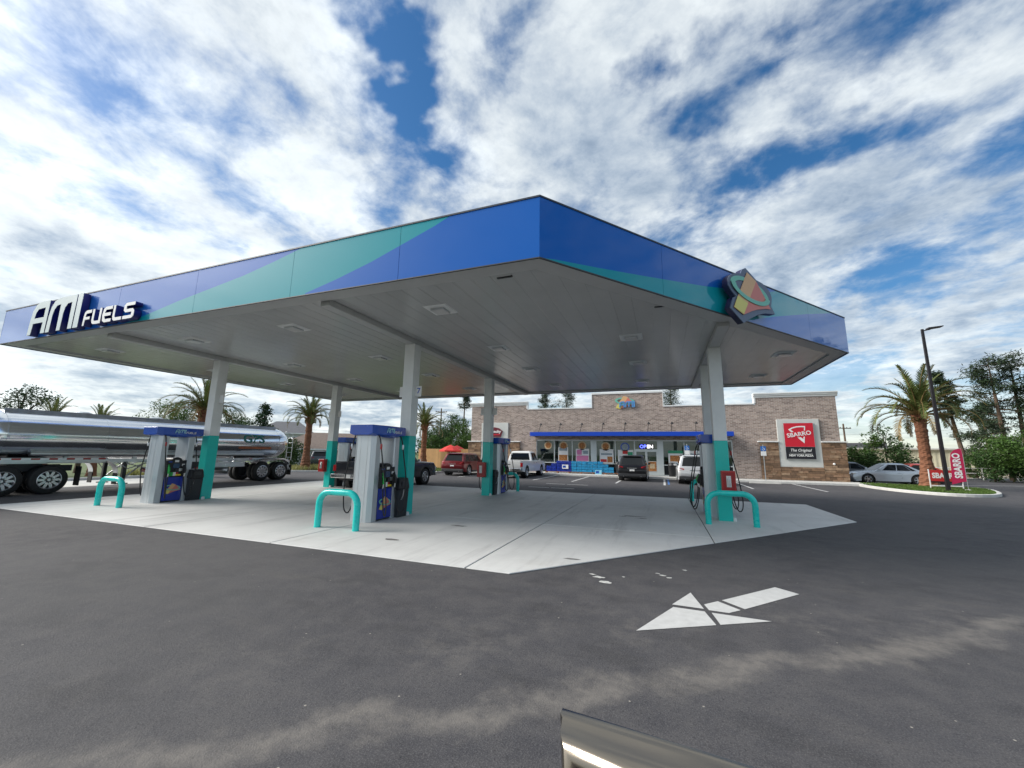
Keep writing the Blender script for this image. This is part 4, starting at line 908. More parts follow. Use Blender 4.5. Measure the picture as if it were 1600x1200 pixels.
# ---- tanker
tk = thing('tank_trailer', 'long polished steel tank trailer lettered GPS standing beside the forecourt', 'trailer', (-21.55, 12.0, 0))
TC, TZ, TA, TB = 0.0, 2.06, 1.05, .86
def ell_ring(y, k, n=40): return [(TC+TA*k*math.cos(2*math.pi*i/n), y, TZ+TB*k*math.sin(2*math.pi*i/n)) for i in range(n)]
prof = [(-5.95,.02),(-5.92,.45),(-5.83,.72),(-5.70,.88),(-5.5,.97),(-5.25,1.0)]
tank = MB().rings([ell_ring(y,k) for y,k in prof]+[ell_ring(y,1.0) for y in (-3,-1,1,3,4.9)]+[ell_ring(y,k) for y,k in ((5.25,.985),(5.5,.93),(5.68,.82),(5.80,.66),(5.88,.42),(5.91,.02))]).build('tank', M_['steel'], tk, smooth=True)
for y in (-5.25,-2.6,0.1,2.7,5.0): MB().rings([ell_ring(y-.03,1.002),ell_ring(y-.03,1.012),ell_ring(y+.03,1.012),ell_ring(y+.03,1.002)], cap=False).build('band', M_['steel'], tank, smooth=True)
for s in (-1, 1):
    MB().add([(s*.56,-5.3,TZ+.71),(s*.56,5.05,TZ+.71),(s*.50,5.05,TZ+.90),(s*.50,-5.3,TZ+.90),(s*.54,-5.3,TZ+.69),(s*.54,5.05,TZ+.69),(s*.48,5.05,TZ+.90),(s*.48,-5.3,TZ+.90)], [(0,1,2,3),(7,6,5,4),(0,4,5,1),(1,5,6,2),(2,6,7,3),(3,7,4,0)]).build('spill_rail', M_['alu'], tank)
    MB().box(*sorted((s*1.02,s*1.055)),-5.4,5.0,TZ-.16,TZ-.13).build('side_rail', M_['chrome'], tank)
    MB().box(*sorted((s*.60,s*.72)),-5.6,5.2,1.06,1.22).build('frame_rail', M_['alu'], tk)
    for y in (-3.6,-1.5,.9,2.6): MB().box(*sorted((s*.58,s*.70)),y-.06,y+.06,1.20,1.52).build('saddle', M_['alu'], tk)
    MB().tube([(s*.80,-4.6,1.42),(s*.80,4.2,1.42)], .10, 10).build('hose_tube', M_['alu'], tk, smooth=True)
for y in (-3.1,-.6,1.9): MB().lathe([(.26,0),(.26,.10),(.18,.14),(.0,.15)], 16, (0,y,TZ+TB-.02)).build('manhole', M_['alu'], tank)
MB().box(.98,1.04,2.7,4.5,TZ-.36,TZ-.25).build('warning_board', mat('board_orange', (.40,.11,.04), .5, var=.3, vscale=6), tank)
gps = text('lettering', 'GPS', .60, mat('letter_teal', (.015,.16,.15), .5), tank, Matrix.Identity(4), .006, thick=.012, width=1.2)
for v_ in gps.data.vertices:
    u_, w_, d_ = v_.co; zz_ = .15+w_; v_.co = (TA*math.sqrt(1-(zz_/TB)**2)+.012+d_, 3.45+u_, TZ+zz_)
# running gear
for s in (-1, 1):
    for y in (4.15, 5.26):
        w_ = add_wheel(tk, s*.88, y, .50, .28, 10, s); add_wheel(tk, s*.56, y, .50, .26, 10, s)
    fp = [(y, z) for y, z in [(3.35,.98),(3.60,1.02)]+[(4.15-.60*math.cos(a), .56+.60*math.sin(a)) for a in [math.pi*.22+math.pi*.28*i/5 for i in range(6)]]+[(5.26-.60*math.cos(a), .56+.60*math.sin(a)) for a in [math.pi*.5+math.pi*.34*i/6 for i in range(7)]]]
    MB().rings([[(s*.72,y,z),(s*1.06,y,z),(s*1.06,y,z+.02),(s*.72,y,z+.02)] for y, z in fp]).build('fender', M_['alu'], tk, smooth=30)
    MB().rings([[(s*1.062,y,z-.03),(s*1.075,y,z-.03),(s*1.075,y,z+.045),(s*1.062,y,z+.045)] for y, z in fp]).build('fender_lip', M_['chrome'], tk, smooth=30)
    MB().box(*sorted((s*.70,s*1.05)),5.92,5.94,.25,.82).build('mud_flap', M_['rubber'], tk)
    MB().box(*sorted((s*.98,s*1.03)),1.5,3.1,.78,1.06).build('tool_box', M_['alu'], tk, bevel=.02)
    # landing gear
    MB().box(*sorted((s*.62,s*.74)),-1.86,-1.74,.30,1.10).build('landing_leg', M_['dark'], tk); MB().box(*sorted((s*.56,s*.80)),-1.95,-1.65,.20,.24).build('landing_foot', M_['dark'], tk)
    MB().tube([(s*.68,-1.8,.40),(s*.68,-1.2,1.0)], .03, 6).build('brace', M_['alu'], tk)
    # front quarter fender with flap
    fq = [(-2.15+.55*math.sin(a)-.55, .62+.55*math.cos(a)) for a in [math.pi*.5*i/7 for i in range(8)]]
    MB().rings([[(s*.70,y,z),(s*1.05,y,z),(s*1.05,y,z+.03),(s*.70,y,z+.03)] for y, z in [(-5.8,1.17)]+fq]).build('front_fender', M_['alu'], tk, smooth=30)
    MB().box(*sorted((s*.72,s*1.0)),-2.16,-2.13,.22,.66).build('mud_flap', M_['rubber'], tk)
    for k in range(14):
        y = -5.75+k*.225; MB().box(*sorted((s*1.052,s*1.060)), y, y+.215, 1.20, 1.26).build('reflective_tape', M_['tail'] if k % 2 else M_['white'], tk)
    MB().box(*sorted((s*.98,s*1.052)),-5.78,-2.6,1.12,1.27).build('side_guard', M_['alu'], tk)
    for y in (3.3,4.2): MB().box(*sorted((s*1.03,s*1.055)),y,y+.16,1.16,1.20).build('marker_light', M_['tail'], tk)
    MB().box(*sorted((s*1.0,s*1.03)),-5.05,-4.95,1.98,2.06).build('marker_light', M_['orange'], tk)
MB().tube([(-.5,2.2,.62),(.75,2.2,.62),(.9,2.35,.62)], .17, 12).build('air_tank', M_['alu'], tk, smooth=True)
MB().box(-.8,.8,.2,1.6,.55,1.05).build('valve_manifold', M_['dark'], tk, bevel=.05)
for k, y in enumerate((.4,.9,1.4)): MB().lathe([(.10,0),(.10,.12),(.07,.16)], 12, (.80,y,.72), 'X').build('outlet_valve', M_['red'] if k == 1 else M_['alu'], tk)
MB().tube([(.4,-1.0,.75),(.86,-1.0,.70),(.98,-.9,.55)], .11, 10).build('outlet_pipe', M_['orange'] if False else M_['red'], tk, smooth=True)
for s in (-1, 1):
    for yy in (-.6,.0): MB().tube([(s*.66,-2.0+yy*.2,1.14),(s*.9,-1.2+yy,.82),(s*.9,-.4+yy,1.10)], .022, 6).build('tube_brace', M_['alu'], tk)
MB().tube([(.95,5.3,1.1),(.95,5.72,1.1),(.95,5.72,1.25)], .03, 6).build('rear_rail', M_['alu'], tk)
MB().box(-1.0,1.0,5.86,5.91,.52,.66).build('rear_bumper', M_['alu'], tk, bevel=.02)
for s in (-1, 1): MB().box(*sorted((s*.85,s*.95)),5.74,5.86,.6,1.10).build('bumper_post', M_['alu'], tk)
for k in range(5): MB().tube([(.55,5.93,1.25+k*.28),(.95,5.93,1.25+k*.28)], .015, 6).build('ladder_rung', M_['alu'], tk)
for x in (.55,.95): MB().tube([(x,5.93,1.1),(x,5.93,2.55),(x,5.4,2.72)], .02, 6).build('ladder_stile', M_['alu'], tk)
# tractor unit under the tank's nose
tr = thing('tractor_unit', 'pale blue semi tractor coupled to the tank trailer, drive wheels showing', 'truck', (-21.55, 4.2, 0))
P_pale = car_paint('paint_pale_blue', (.50,.62,.66), .1)
for s in (-1, 1):
    for y in (2.62, 3.74):
        add_wheel(tr, s*.90, y, .50, .28, 10, s); add_wheel(tr, s*.58, y, .50, .26, 10, s)
    add_wheel(tr, s*.92, -1.9, .50, .28, 10, s)
    MB().box(*sorted((s*.38,s*.48)),-2.2,4.5,.78,1.0).build('chassis_rail', M_['dark'], tr)
    MB().box(*sorted((s*.68,s*1.02)),4.52,4.55,.25,.95).build('mud_flap', M_['rubber'], tr)
    MB().lathe([(.30,0),(.32,.02),(.32,1.2),(.30,1.22)], 20, (s*.86,.35,.62), 'Y').build('fuel_tank', M_['alu'], tr, smooth=True)
    MB().tube([(s*.95,1.95,.9),(s*.95,1.95,3.2)], .07, 10).build('exhaust_stack', M_['chrome'], tr, smooth=True)
    MB().box(*sorted((s*.70,s*1.1)),-2.85,-2.75,.75,1.0).build('headlight', M_['lens'], tr, bevel=.03)
MB().box(-.45,.45,2.9,3.7,.98,1.08).build('fifth_wheel', M_['dark'], tr)
MB().rings([[(-1.15,-1.5,.75),(1.15,-1.5,.75),(1.15,1.85,.75),(-1.15,1.85,.75)],[(-1.2,-1.45,1.75),(1.2,-1.45,1.75),(1.2,1.9,1.75),(-1.2,1.9,1.75)],[(-1.08,-.95,2.75),(1.08,-.95,2.75),(1.12,1.85,2.95),(-1.12,1.85,2.95)],[(-.9,-.6,2.95),(.9,-.6,2.95),(1.0,1.7,3.1),(-1.0,1.7,3.1)]]).build('cab', P_pale, tr, smooth=30, bevel=.06)
MB().rings([[(-.85,-2.9,.7),(.85,-2.9,.7),(1.1,-1.45,.75),(-1.1,-1.45,.75)],[(-.8,-2.9,1.55),(.8,-2.9,1.55),(1.1,-1.45,1.8),(-1.1,-1.45,1.8)]]).build('bonnet', P_pale, tr, bevel=.08)
MB().box(-.6,.6,-2.95,-2.88,.8,1.5).build('grille', M_['chrome'], tr, bevel=.02); MB().box(-1.2,1.2,-3.05,-2.85,.4,.7).build('front_bumper', M_['chrome'], tr, bevel=.04)
c = [(1.13,-1.43,1.80),(-1.13,-1.43,1.80),(-1.06,-.99,2.68),(1.06,-.99,2.68)]; c = [c[1],c[0],c[3],c[2]]
quad_on(c, (.05,.05),(.95,.95),.05,.95,.015).build('windscreen', M_['glassdark'], tr)
for s in (-1, 1):
    c = [(s*1.2,-1.3,1.75),(s*1.2,.0,1.75),(s*1.10,.0,2.70),(s*1.09,-.9,2.70)]
    if s < 0: c = [c[1],c[0],c[3],c[2]]
    quad_on(c, (.08,.08),(.92,.92),.08,.92,.015).build('side_window', M_['glassdark'], tr)
# ================================================================== store
def brick_mat():
    m = bpy.data.materials.new('brick'); m.use_nodes = True; nt = m.node_tree; b = nt.nodes['Principled BSDF']; L = nt.links
    g = N(nt, 'ShaderNodeNewGeometry'); sep = N(nt, 'ShaderNodeSeparateXYZ'); L.new(g.outputs['Position'], sep.inputs[0])
    ad = N(nt, 'ShaderNodeMath', operation='ADD'); L.new(sep.outputs[0], ad.inputs[0]); L.new(sep.outputs[1], ad.inputs[1])
    cb = N(nt, 'ShaderNodeCombineXYZ'); L.new(ad.outputs[0], cb.inputs[0]); L.new(sep.outputs[2], cb.inputs[1])
    br = N(nt, 'ShaderNodeTexBrick'); br.inputs['Scale'].default_value = 1; br.inputs['Brick Width'].default_value = .30; br.inputs['Row Height'].default_value = .10
    br.inputs['Mortar Size'].default_value = .011; br.inputs['Mortar Smooth'].default_value = .2; br.inputs['Bias'].default_value = -.1
    br.inputs['Color1'].default_value = (.44,.335,.285,1); br.inputs['Color2'].default_value = (.19,.135,.115,1); br.inputs['Mortar'].default_value = (.52,.48,.44,1)
    L.new(cb.outputs[0], br.inputs['Vector'])
    n = N(nt, 'ShaderNodeTexNoise'); n.inputs['Scale'].default_value = 5; n.inputs['Detail'].default_value = 8; n.inputs['Roughness'].default_value = .8; L.new(cb.outputs[0], n.inputs['Vector'])
    x = N(nt, 'ShaderNodeMix', data_type='RGBA', blend_type='OVERLAY'); x.inputs['Factor'].default_value = .55; L.new(br.outputs['Color'], x.inputs['A']); L.new(n.outputs['Fac'], x.inputs['B'])
    L.new(x.outputs['Result'], b.inputs['Base Color']); b.inputs['Roughness'].default_value = .9
    bp = N(nt, 'ShaderNodeBump'); bp.inputs['Strength'].default_value = .7; bp.inputs['Distance'].default_value = .02; bp.invert = True
    L.new(br.outputs['Fac'], bp.inputs['Height']); L.new(bp.outputs[0], b.inputs['Normal']); return m
M_['brick'] = brick_mat()
M_['mortar'] = mat('stone_mortar', (.13,.10,.075), .95, var=.2)
STONES = [mat('ledge_stone_%d' % i, c_, .88, var=.3, vscale=4, bump=.5, bscale=22) for i, c_ in enumerate([(.24,.145,.085),(.33,.22,.14),(.17,.105,.065),(.28,.17,.105)])]
M_['eifs'] = mat('render_panel', (.60,.61,.58), .85, var=.05, vscale=1.5, bump=.2, bscale=90)
M_['trim'] = mat('white_trim', (.78,.78,.76), .6, var=.05)
M_['frame'] = mat('window_frame', (.66,.71,.71), .4, metal=.3, var=.04)
def glass_mat():
    m = bpy.data.materials.new('store_glass'); m.use_nodes = True; nt = m.node_tree; nt.nodes.remove(nt.nodes['Principled BSDF']); L = nt.links
    tr = N(nt, 'ShaderNodeBsdfTransparent'); tr.inputs['Color'].default_value = (.62,.74,.72,1); gl = N(nt, 'ShaderNodeBsdfGlossy'); gl.inputs['Roughness'].default_value = .01
    fr = N(nt, 'ShaderNodeFresnel'); fr.inputs['IOR'].default_value = 1.65
    mx_ = N(nt, 'ShaderNodeMixShader'); L.new(fr.outputs[0], mx_.inputs[0]); L.new(tr.outputs[0], mx_.inputs[1]); L.new(gl.outputs[0], mx_.inputs[2]); L.new(mx_.outputs[0], nt.nodes['Material Output'].inputs['Surface']); return m
M_['glass'] = glass_mat()
st = thing('store_building', 'brick convenience store with stepped parapets, stone corners and blue awning', 'building', (0, 0, 0))
SX0, SX1, SZ = -16.7, 11.5, .145
BY = FY+16
w = MB()
w.box(SX0,-10.35,FY,FY+.3,SZ,5.55); w.box(-10.35,4.9,FY,FY+.3,2.92,5.55); w.box(4.9,SX1,FY,FY+.3,SZ,5.55)
w.box(SX0,-11.3,FY,FY+.3,5.55,5.95); w.box(-5.42,.17,FY,FY+.3,5.55,6.70); w.box(6.62,SX1,FY,FY+.3,5.55,6.03)
w.box(SX0,SX0+.3,FY+.3,BY,0,5.55); w.box(SX1-.3,SX1,FY+.3,BY,0,5.55); w.box(SX0,SX1,BY,BY+.3,0,5.55)
w.build('brick_wall', M_['brick'], st)
MB().box(SX0+.3,SX1-.3,FY+.3,BY,4.9,5.0).build('roof', M_['conc'], st)
def cornice(x0, x1, z):
    mb = MB(); pr_ = [(-.02,0),(-.05,.02),(-.05,.10),(-.12,.16),(-.12,.22),(-.17,.26),(-.17,.34),(.32,.34),(.32,0)]
    rs = [[(x, FY+a-(0), z+b_) for a, b_ in pr_] for x in (x0-.14, x1+.14)]
    mb.rings(rs).build('cornice', M_['trim'], st, bevel=.008)
cornice(SX0, -11.3, 5.95); cornice(6.62, SX1, 6.03)
for x0_, x1_, z in ((-11.16,-5.42,5.55),(.17,6.48,5.55),(-5.48,.23,6.70)): MB().box(x0_,x1_,FY-.05,FY+.35,z,z+(.16 if z > 6 else .09)).build('coping', M_['trim'], st, bevel=.01)
for x in (-5.47,.175): MB().box(x-.0,x+.045,FY-.052,FY+.34,5.64,6.70).build('coping', M_['trim'], st)
MB().box(-11.3,-11.17,FY-.03,FY+.33,5.64,5.95).build('coping', M_['trim'], st); MB().box(6.5,6.618,FY-.03,FY+.33,5.64,6.03).build('coping', M_['trim'], st)
# ledge stone wainscot: stones laid one by one over a mortar bed
rnd = random.Random(11)
def stonework(x0, x1, z0, z1, skip=None, cap_=True, ends=True):
    bed = MB().box(x0, x1, FY-.10, FY-.002, z0, z1).build('stone_base', M_['mortar'], st)
    groups_ = [MB() for _ in STONES]; z = z0
    while z < z1-.03:
        h = min(rnd.choice((.09,.12,.15,.18)), z1-z); x = x0
        while x < x1-.02:
            l = min(rnd.uniform(.25,.75), x1-x)
            if x1-x-l < .15: l = x1-x
            if not (skip and x+l > skip[0] and x < skip[1] and z+h > skip[2] and z < skip[3]):
                p_ = rnd.uniform(.02,.065); g_ = rnd.choice(groups_)
                g_.box(x+.006, x+l-.006, FY-.10-p_, FY-.09, z+.006, z+h-.006)
            elif skip:
                for a, b_ in ((x, min(x+l, skip[0])), (max(x, skip[1]), x+l)):
                    if b_-a > .05 : rnd.choice(groups_).box(a+.005, b_-.005, FY-.10-rnd.uniform(.02,.06), FY-.09, z+.006, z+h-.006)
            x += l
        z += h
    for g_, m_ in zip(groups_, STONES):
        if g_.v: o_ = g_.build('ledge_stones', m_, bed); o_['kind'] = 'stuff'
    return bed
stonework(-16.92,-15.62,SZ,2.68); stonework(-15.62,-12.98,SZ,1.05); stonework(-12.98,-11.85,SZ,2.68)
stonework(6.62,7.80,SZ,2.78); stonework(7.80,10.36,SZ,1.05); stonework(10.36,11.74,SZ,2.78)
for x0_, x1_, z in ((-17.0,-15.62,2.68),(-12.98,-11.78,2.68),(6.5,7.80,2.78),(10.36,11.84,2.78)): MB().box(x0_,x1_,FY-.22,FY-.002,z,z+.08).build('stone_cap', M_['trim'], st, bevel=.012)
for x0_, x1_ in ((7.80,10.36),(-15.62,-12.98)):
    MB().box(x0_+.003,x1_-.003,FY-.10,FY-.003,1.053,4.42).build('render_panel', M_['eifs'], st, bevel=.015)
MB().box(SX0+.1,-11.9,FY+.01,FY+.2,.02,.14).build('footing', M_['conc'], st)
# awning with lamps
aw = MB().box(-10.5,4.82,FY-1.25,FY-.002,3.30,3.36).build('awning', M_['dark'], st)
MB().box(-10.53,4.85,FY-1.29,FY-1.25,3.17,3.50).build('awning_fascia', M_['awning_blue'], aw, bevel=.01)
for x0_, x1_ in ((-10.54,-10.50),(4.82,4.86)): MB().box(x0_,x1_,FY-1.25,FY-.003,3.17,3.50).build('awning_end', M_['awning_blue'], aw)
# store front
fr = MB().box(-10.35,4.9,FY+.05,FY+.17,2.82,2.92).build('storefront_head', M_['frame'], st)
def post(x0_, x1_, z0=SZ, z1=2.82, n_='mullion'): MB().box(x0_,x1_,FY+.04,FY+.18,z0,z1).build(n_, M_['frame'], fr, bevel=.006)
for x in (-10.32,-8.74,-7.18,-3.63,1.57,3.2,4.86): post(x-.035,x+.035)
post(-5.62,-5.14,n_='pier'); post(-.36,.05,n_='pier')
bays = [(-10.285,-8.775),(-8.705,-7.215),(-7.145,-5.62),(-5.14,-3.665),(-3.595,-2.16),(.05,1.535),(1.605,3.165),(3.235,4.825)]
for a, b_ in bays:
    MB().box(a,b_,FY+.06,FY+.16,.94,1.01).build('sill', M_['frame'], fr)
    MB().box(a,b_,FY+.06,FY+.16,SZ,.22).build('bottom_rail', M_['frame'], fr)
    MB().box(a,b_,FY+.10,FY+.112,1.01,2.82).build('pane', M_['glass'], fr); MB().box(a,b_,FY+.10,FY+.112,.22,.94).build('pane', mat('dark_glass', (.012,.014,.016), .08, spec=.5) if 'dark_glass' not in bpy.data.materials else bpy.data.materials['dark_glass'], fr)
post(-2.16,-2.07); post(-.40,-.362)
MB().box(-2.07,-.40,FY+.05,FY+.17,2.10,2.18).build('transom_bar', M_['frame'], fr); MB().box(-2.07,-.40,FY+.10,FY+.112,2.18,2.82).build('pane', M_['glass'], fr)
for a, b_, hs_ in ((-2.07,-1.24,1),(-1.235,-.40,-1)):
    d_ = MB(); d_.box(a,a+.08,FY+.07,FY+.13,SZ+.01,2.10); d_.box(b_-.08,b_,FY+.07,FY+.13,SZ+.01,2.10); d_.box(a+.08,b_-.08,FY+.07,FY+.13,1.98,2.10); d_.box(a+.08,b_-.08,FY+.07,FY+.13,SZ+.01,.42)
    dr = d_.build('door', M_['frame'], st); MB().box(a+.08,b_-.08,FY+.095,FY+.105,.42,1.98).build('door_pane', M_['glass'], dr)
    hx_ = b_-.13 if hs_ > 0 else a+.13; MB().tube([(hx_,FY+.07,.95),(hx_,FY+.01,.95),(hx_,FY+.01,1.35),(hx_,FY+.07,1.35)], .016, 6).build('handle', M_['chrome'], dr)
# interior
M_['floor_in'] = mat('store_floor', (.35,.33,.30), .4); M_['wall_in'] = mat('store_wall', (.30,.36,.36), .7)
MB().box(SX0+.3,SX1-.3,FY+.3,BY,.10,SZ).build('interior_floor', M_['floor_in'], st); MB().box(SX0+.31,SX1-.31,FY+8,FY+8.1,SZ,3.6).build('interior_wall', M_['wall_in'], st); MB().box(SX0+.31,SX1-.31,FY+.3,FY+8,3.55,3.6).build('ceiling', M_['wall_in'], st)
for k in range(6): MB().box(-9.5+k*2.6,-8.3+k*2.6,FY+2.4,FY+3.0,3.52,3.548).build('ceiling_light', mat('ceiling_light', (.8,.8,.8), .5, emit=(1,.97,.9), estr=3.0) if 'ceiling_light' not in bpy.data.materials else bpy.data.materials['ceiling_light'], st)
rnd = random.Random(5)
cols_ = [(.30,.05,.04),(.04,.10,.30),(.30,.24,.05),(.05,.22,.08),(.35,.35,.33),(.20,.08,.03)]
gm = [mat('goods_%d' % i, c_, .5) for i, c_ in enumerate(cols_)]
for k in range(6):
    x = -9.6+k*2.35; sh = MB()
    for lv in range(4): sh.box(x,x+1.3,FY+2.0,FY+2.6,.3+lv*.35,.33+lv*.35)
    sh.box(x+.0,x+.03,FY+2.0,FY+2.6,SZ,1.6); sh.box(x+1.27,x+1.3,FY+2.0,FY+2.6,SZ,1.6)
    shelf = sh.build('shelf_unit', M_['dark'], st)
    for lv in range(4):
        for j in range(4): MB().box(x+.06+j*.31,x+.31+j*.31,FY+2.02,FY+2.3,.335+lv*.35,.52+lv*.35+.05*rnd.random()).build('goods', rnd.choice(gm), shelf)
# posters and decals on the glass
fx = FY+.094
def poster(x, z, w_, h_, layers, label):
    t = thing('window_poster', label, 'poster', (x, fx, z), 0, 'posters in the store windows')
    MB().box(-w_/2,w_/2,-.006,0,-h_/2,h_/2).build('sheet', M_['white'], t)
    for k_, (a, b_, c_, d_, m_) in enumerate(layers): MB().box(a*w_,b_*w_,-.0085-.002*k_,-.006,c_*h_,d_*h_).build('print', M_[m_], t)
    return t
M_['pink'] = mat('pink_print', (.72,.22,.42), .5); M_['food'] = mat('food_print', (.42,.17,.05), .6, var=.6, vscale=9); M_['cream'] = mat('cream_print', (.62,.48,.30), .6, var=.3, vscale=8); M_['greyprint'] = mat('grey_print', (.30,.36,.40), .6, var=.2, vscale=10); M_['redprint'] = mat('red_print', (.55,.03,.03), .5)
M_['greenprint'] = mat('green_banner', (.03,.30,.16), .5)
poster(-7.98,1.66,.86,1.26,[(-.4,.4,.25,.42,'greyprint'),(-.42,.42,-.40,-.02,'food'),(-.5,.5,-.5,-.44,'redprint')],'tall white poster with brown food picture in the store window')
poster(-6.33,1.60,1.12,1.12,[(-.45,.45,-.40,.0,'pink'),(-.42,-.05,.05,.42,'pink'),(.05,.42,.12,.36,'greyprint')],'square white and pink poster in the store window')
poster(-4.34,1.58,1.12,1.12,[(-.40,.40,.08,.22,'greyprint'),(.05,.42,-.44,-.02,'food'),(-.44,.0,-.42,-.22,'redprint')],'white poster with blue lines and a brown pack in the window')
poster(-2.82,1.56,1.22,1.1,[(-.2,.15,.2,.42,'redprint'),(-.4,.1,-.30,.05,'greyprint'),(.12,.45,-.4,.35,'greenprint')],'pale poster with red badge beside the store doors')
poster(.92,1.55,1.05,1.1,[(-.5,.5,.30,.5,'greenprint'),(-.38,.38,-.26,.16,'food'),(-.4,.4,-.45,-.33,'greyprint')],'white poster with green top band near the parking sign')
poster(2.38,1.60,1.0,1.0,[(-.4,.4,.1,.3,'greyprint'),(-.3,.35,-.36,.0,'food')],'white poster behind the pump hoses in the store window')
poster(-.82,.85,.64,.80,[(-.48,.48,-.46,.46,'food'),(-.3,.3,-.2,.25,'cream')],'orange pizza poster filling the foot of the glass door')
def decal(x, z, r, m1, m2, label):
    t = thing('window_decal', label, 'decal', (x, fx, z), 0, 'round decals in the store windows')
    MB().lathe([(r,0),(r,.005)], 24, (0,-.006,0), 'Y').build('disc', M_[m1], t)
    MB().lathe([(r*.72,0),(r*.72,.004)], 18, (0,-.0105,0), 'Y').build('picture', M_[m2], t)
decal(-9.3,2.42,.34,'cream','food','round pizza picture in the end window beside the awning corner')
decal(-7.95,2.40,.36,'cream','food','round pizza picture above the tall white poster')
decal(-6.35,2.42,.36,'cream','food','round pizza picture above the pink poster')
decal(-4.4,2.38,.36,'cream','food','round pizza picture above the poster with blue lines')
decal(-2.86,2.34,.36,'hblue','greyprint','round dark blue decal beside the lit open sign')
op = thing('open_sign', 'lit OPEN sign in blue and white over the store doors', 'sign', (-1.2, fx-.03, 2.38))
MB().box(-.56,.56,.0,.02,-.22,.22).build('panel', M_['dark'], op)
eb = mat('neon_blue', (.05,.05,.6), .4, emit=(.10,.14,1.0), estr=2.2); ew = mat('neon_white', (.8,.8,.8), .4, emit=(1,1,1), estr=1.4)
text('lit_letters', 'OP', .38, eb, op, XZ((-.26,-.001,0)), .02, thick=.006); text('lit_letters', 'EN', .38, ew, op, XZ((.27,-.001,0)), .02, thick=.006)
# wall signs
sb = thing('pizza_sign', 'red and black SBARRO pizza sign on the pale wall panel', 'sign', (9.07, FY-.10, 2.9))
M_['sbred'] = mat('sign_red', (.60,.008,.028), .4); M_['sbblack'] = mat('sign_black', (.010,.009,.014), .4)
MB().box(-.90,.90,-.12,-.002,-1.30,1.25).build('sign_box', M_['alu'], sb, bevel=.01)
rp = MB().box(-.88,.88,-.126,-.12,-.43,1.23).build('red_panel', M_['sbred'], sb); bk = MB().box(-.88,.88,-.126,-.12,-1.28,-.436).build('black_panel', M_['sbblack'], sb)
def arc_pts(c, r, a0, a1, n): return [(c[0]+r*math.cos(R_(a0+(a1-a0)*i/n)), c[1]+r*math.sin(R_(a0+(a1-a0)*i/n))) for i in range(n+1)]
slice_o = [(.28,-.20)]+[(.42,1.02),(.2,1.03),(-.1,1.01),(-.4,.92),(-.62,.78)]
slice_i = [(.235,.10)]+[(.345,.93),(.18,.94),(-.1,.92),(-.36,.84),(-.47,.77)]
flat('slice_outline', [slice_o, slice_i], M_['white'], rp, XZ((0,-.1265,0)), .006)
flat('gap_band', [[(-.82,.10),(.82,.36),(.82,.78),(-.82,.52)]], M_['sbred'], rp, XZ((0,-.1328,0)), .0012)
ang_ = frame((0,-.1345,.44), (1,0,.16), (-.16,0,1)); text('lettering', 'SBARRO', .40, M_['white'], rp, ang_, .01, thick=.008, width=1.46)
text('lettering', 'The Original', .27, M_['lens'], bk, XZ((0,-.1265,-.68)), .006, shear=.3, width=1.25, thick=.004); MB().box(-.68,.68,-.131,-.126,-.885,-.875).build('rule', M_['lens'], bk)
text('lettering', 'NEW YORK PIZZA', .20, M_['lens'], bk, XZ((0,-.1265,-1.04)), .006, width=1.42, thick=.008)
ks = thing('badge_sign', 'dark red house shaped food sign on the white panel behind a column', 'sign', (-14.3, FY-.10, 3.55))
M_['maroon'] = mat('sign_maroon', (.14,.008,.022), .4)
pent = [(-.62,-.42),(.62,-.42),(.80,.10),(.45,.36),(.0,.46),(-.45,.36),(-.80,.10)]
flat('board', [pent], M_['maroon'], ks, XZ((0,-.002,0)), .08)
text('lettering', 'Krunchy', .36, M_['white'], ks, XZ((0,-.084,.06)), .008, shear=.15, width=1.3, thick=.012); MB().box(-.56,.56,-.094,-.082,-.26,-.17).build('stripe', M_['sbred'], ks)
al = thing('store_emblem', 'AMI emblem with orange pyramid and blue letters on the brick parapet', 'sign', (-2.74, FY-.012, 5.95))
E2 = XZ((0,0,0)); emblem_parts(E2, al, 1.02, False, .025)
for k, c_ in (('emb_blue',(.10,.30,.62)),): M_[k] = mat(k, c_, .45)
letters('AMI', -.46, -.40, .50, (.44,.62,.13), .03, XZ((0,-.065,0)), M_['emb_blue'], M_['hblue'], al, .05)
for x, z in ((10.95,1.32),(-16.1,1.35)):
    t = thing('wall_lamp', 'small round white lamp on the %s stone corner' % ('pizza sign side' if x > 0 else 'board fence side'), 'lamp', (x, FY-.16, z))
    MB().lathe([(.0,-.04),(.05,-.035),(.075,0),(.075,.05)], 14, (0,0,0), 'Y').build('dome', M_['white'], t); MB().lathe([(.09,0),(.09,.03)], 14, (0,.04,0), 'Y').build('ring', M_['lens'], t)
for k, x in enumerate((-9.8,-8.05,-6.23,-4.47,-2.72,-.94,.77,2.49)):
    t = thing('gooseneck_lamp', 'black barn lamp above the awning, %s from the pickup end' % ('first','second','third','fourth','fifth','sixth','seventh','last')[k], 'lamp', (x, FY-.0, 3.36), 0, 'black lamps above the awning')
    MB().tube([(-.22+.02*k,-.55,.0),(-.20+.02*k,-.55,.12),(-.04,-.5,.72),(0,-.5,.80)], .022, 6).build('arm', M_['black'], t); MB().lathe([(.03,.14),(.06,.10),(.13,-.02),(.12,-.03)], 12, (0,-.5,.80)).build('shade', M_['black'], t)
t = thing('security_camera', 'small dark camera under the low parapet beside the aligned columns', 'camera', (3.05, FY, 5.25)); MB().box(-.09,.09,-.30,-.05,-.05,.08).build('case', M_['dark'], t, bevel=.02); MB().tube([(0,-.1,.02),(0,.0,.10)], .025, 6).build('bracket', M_['dark'], t)
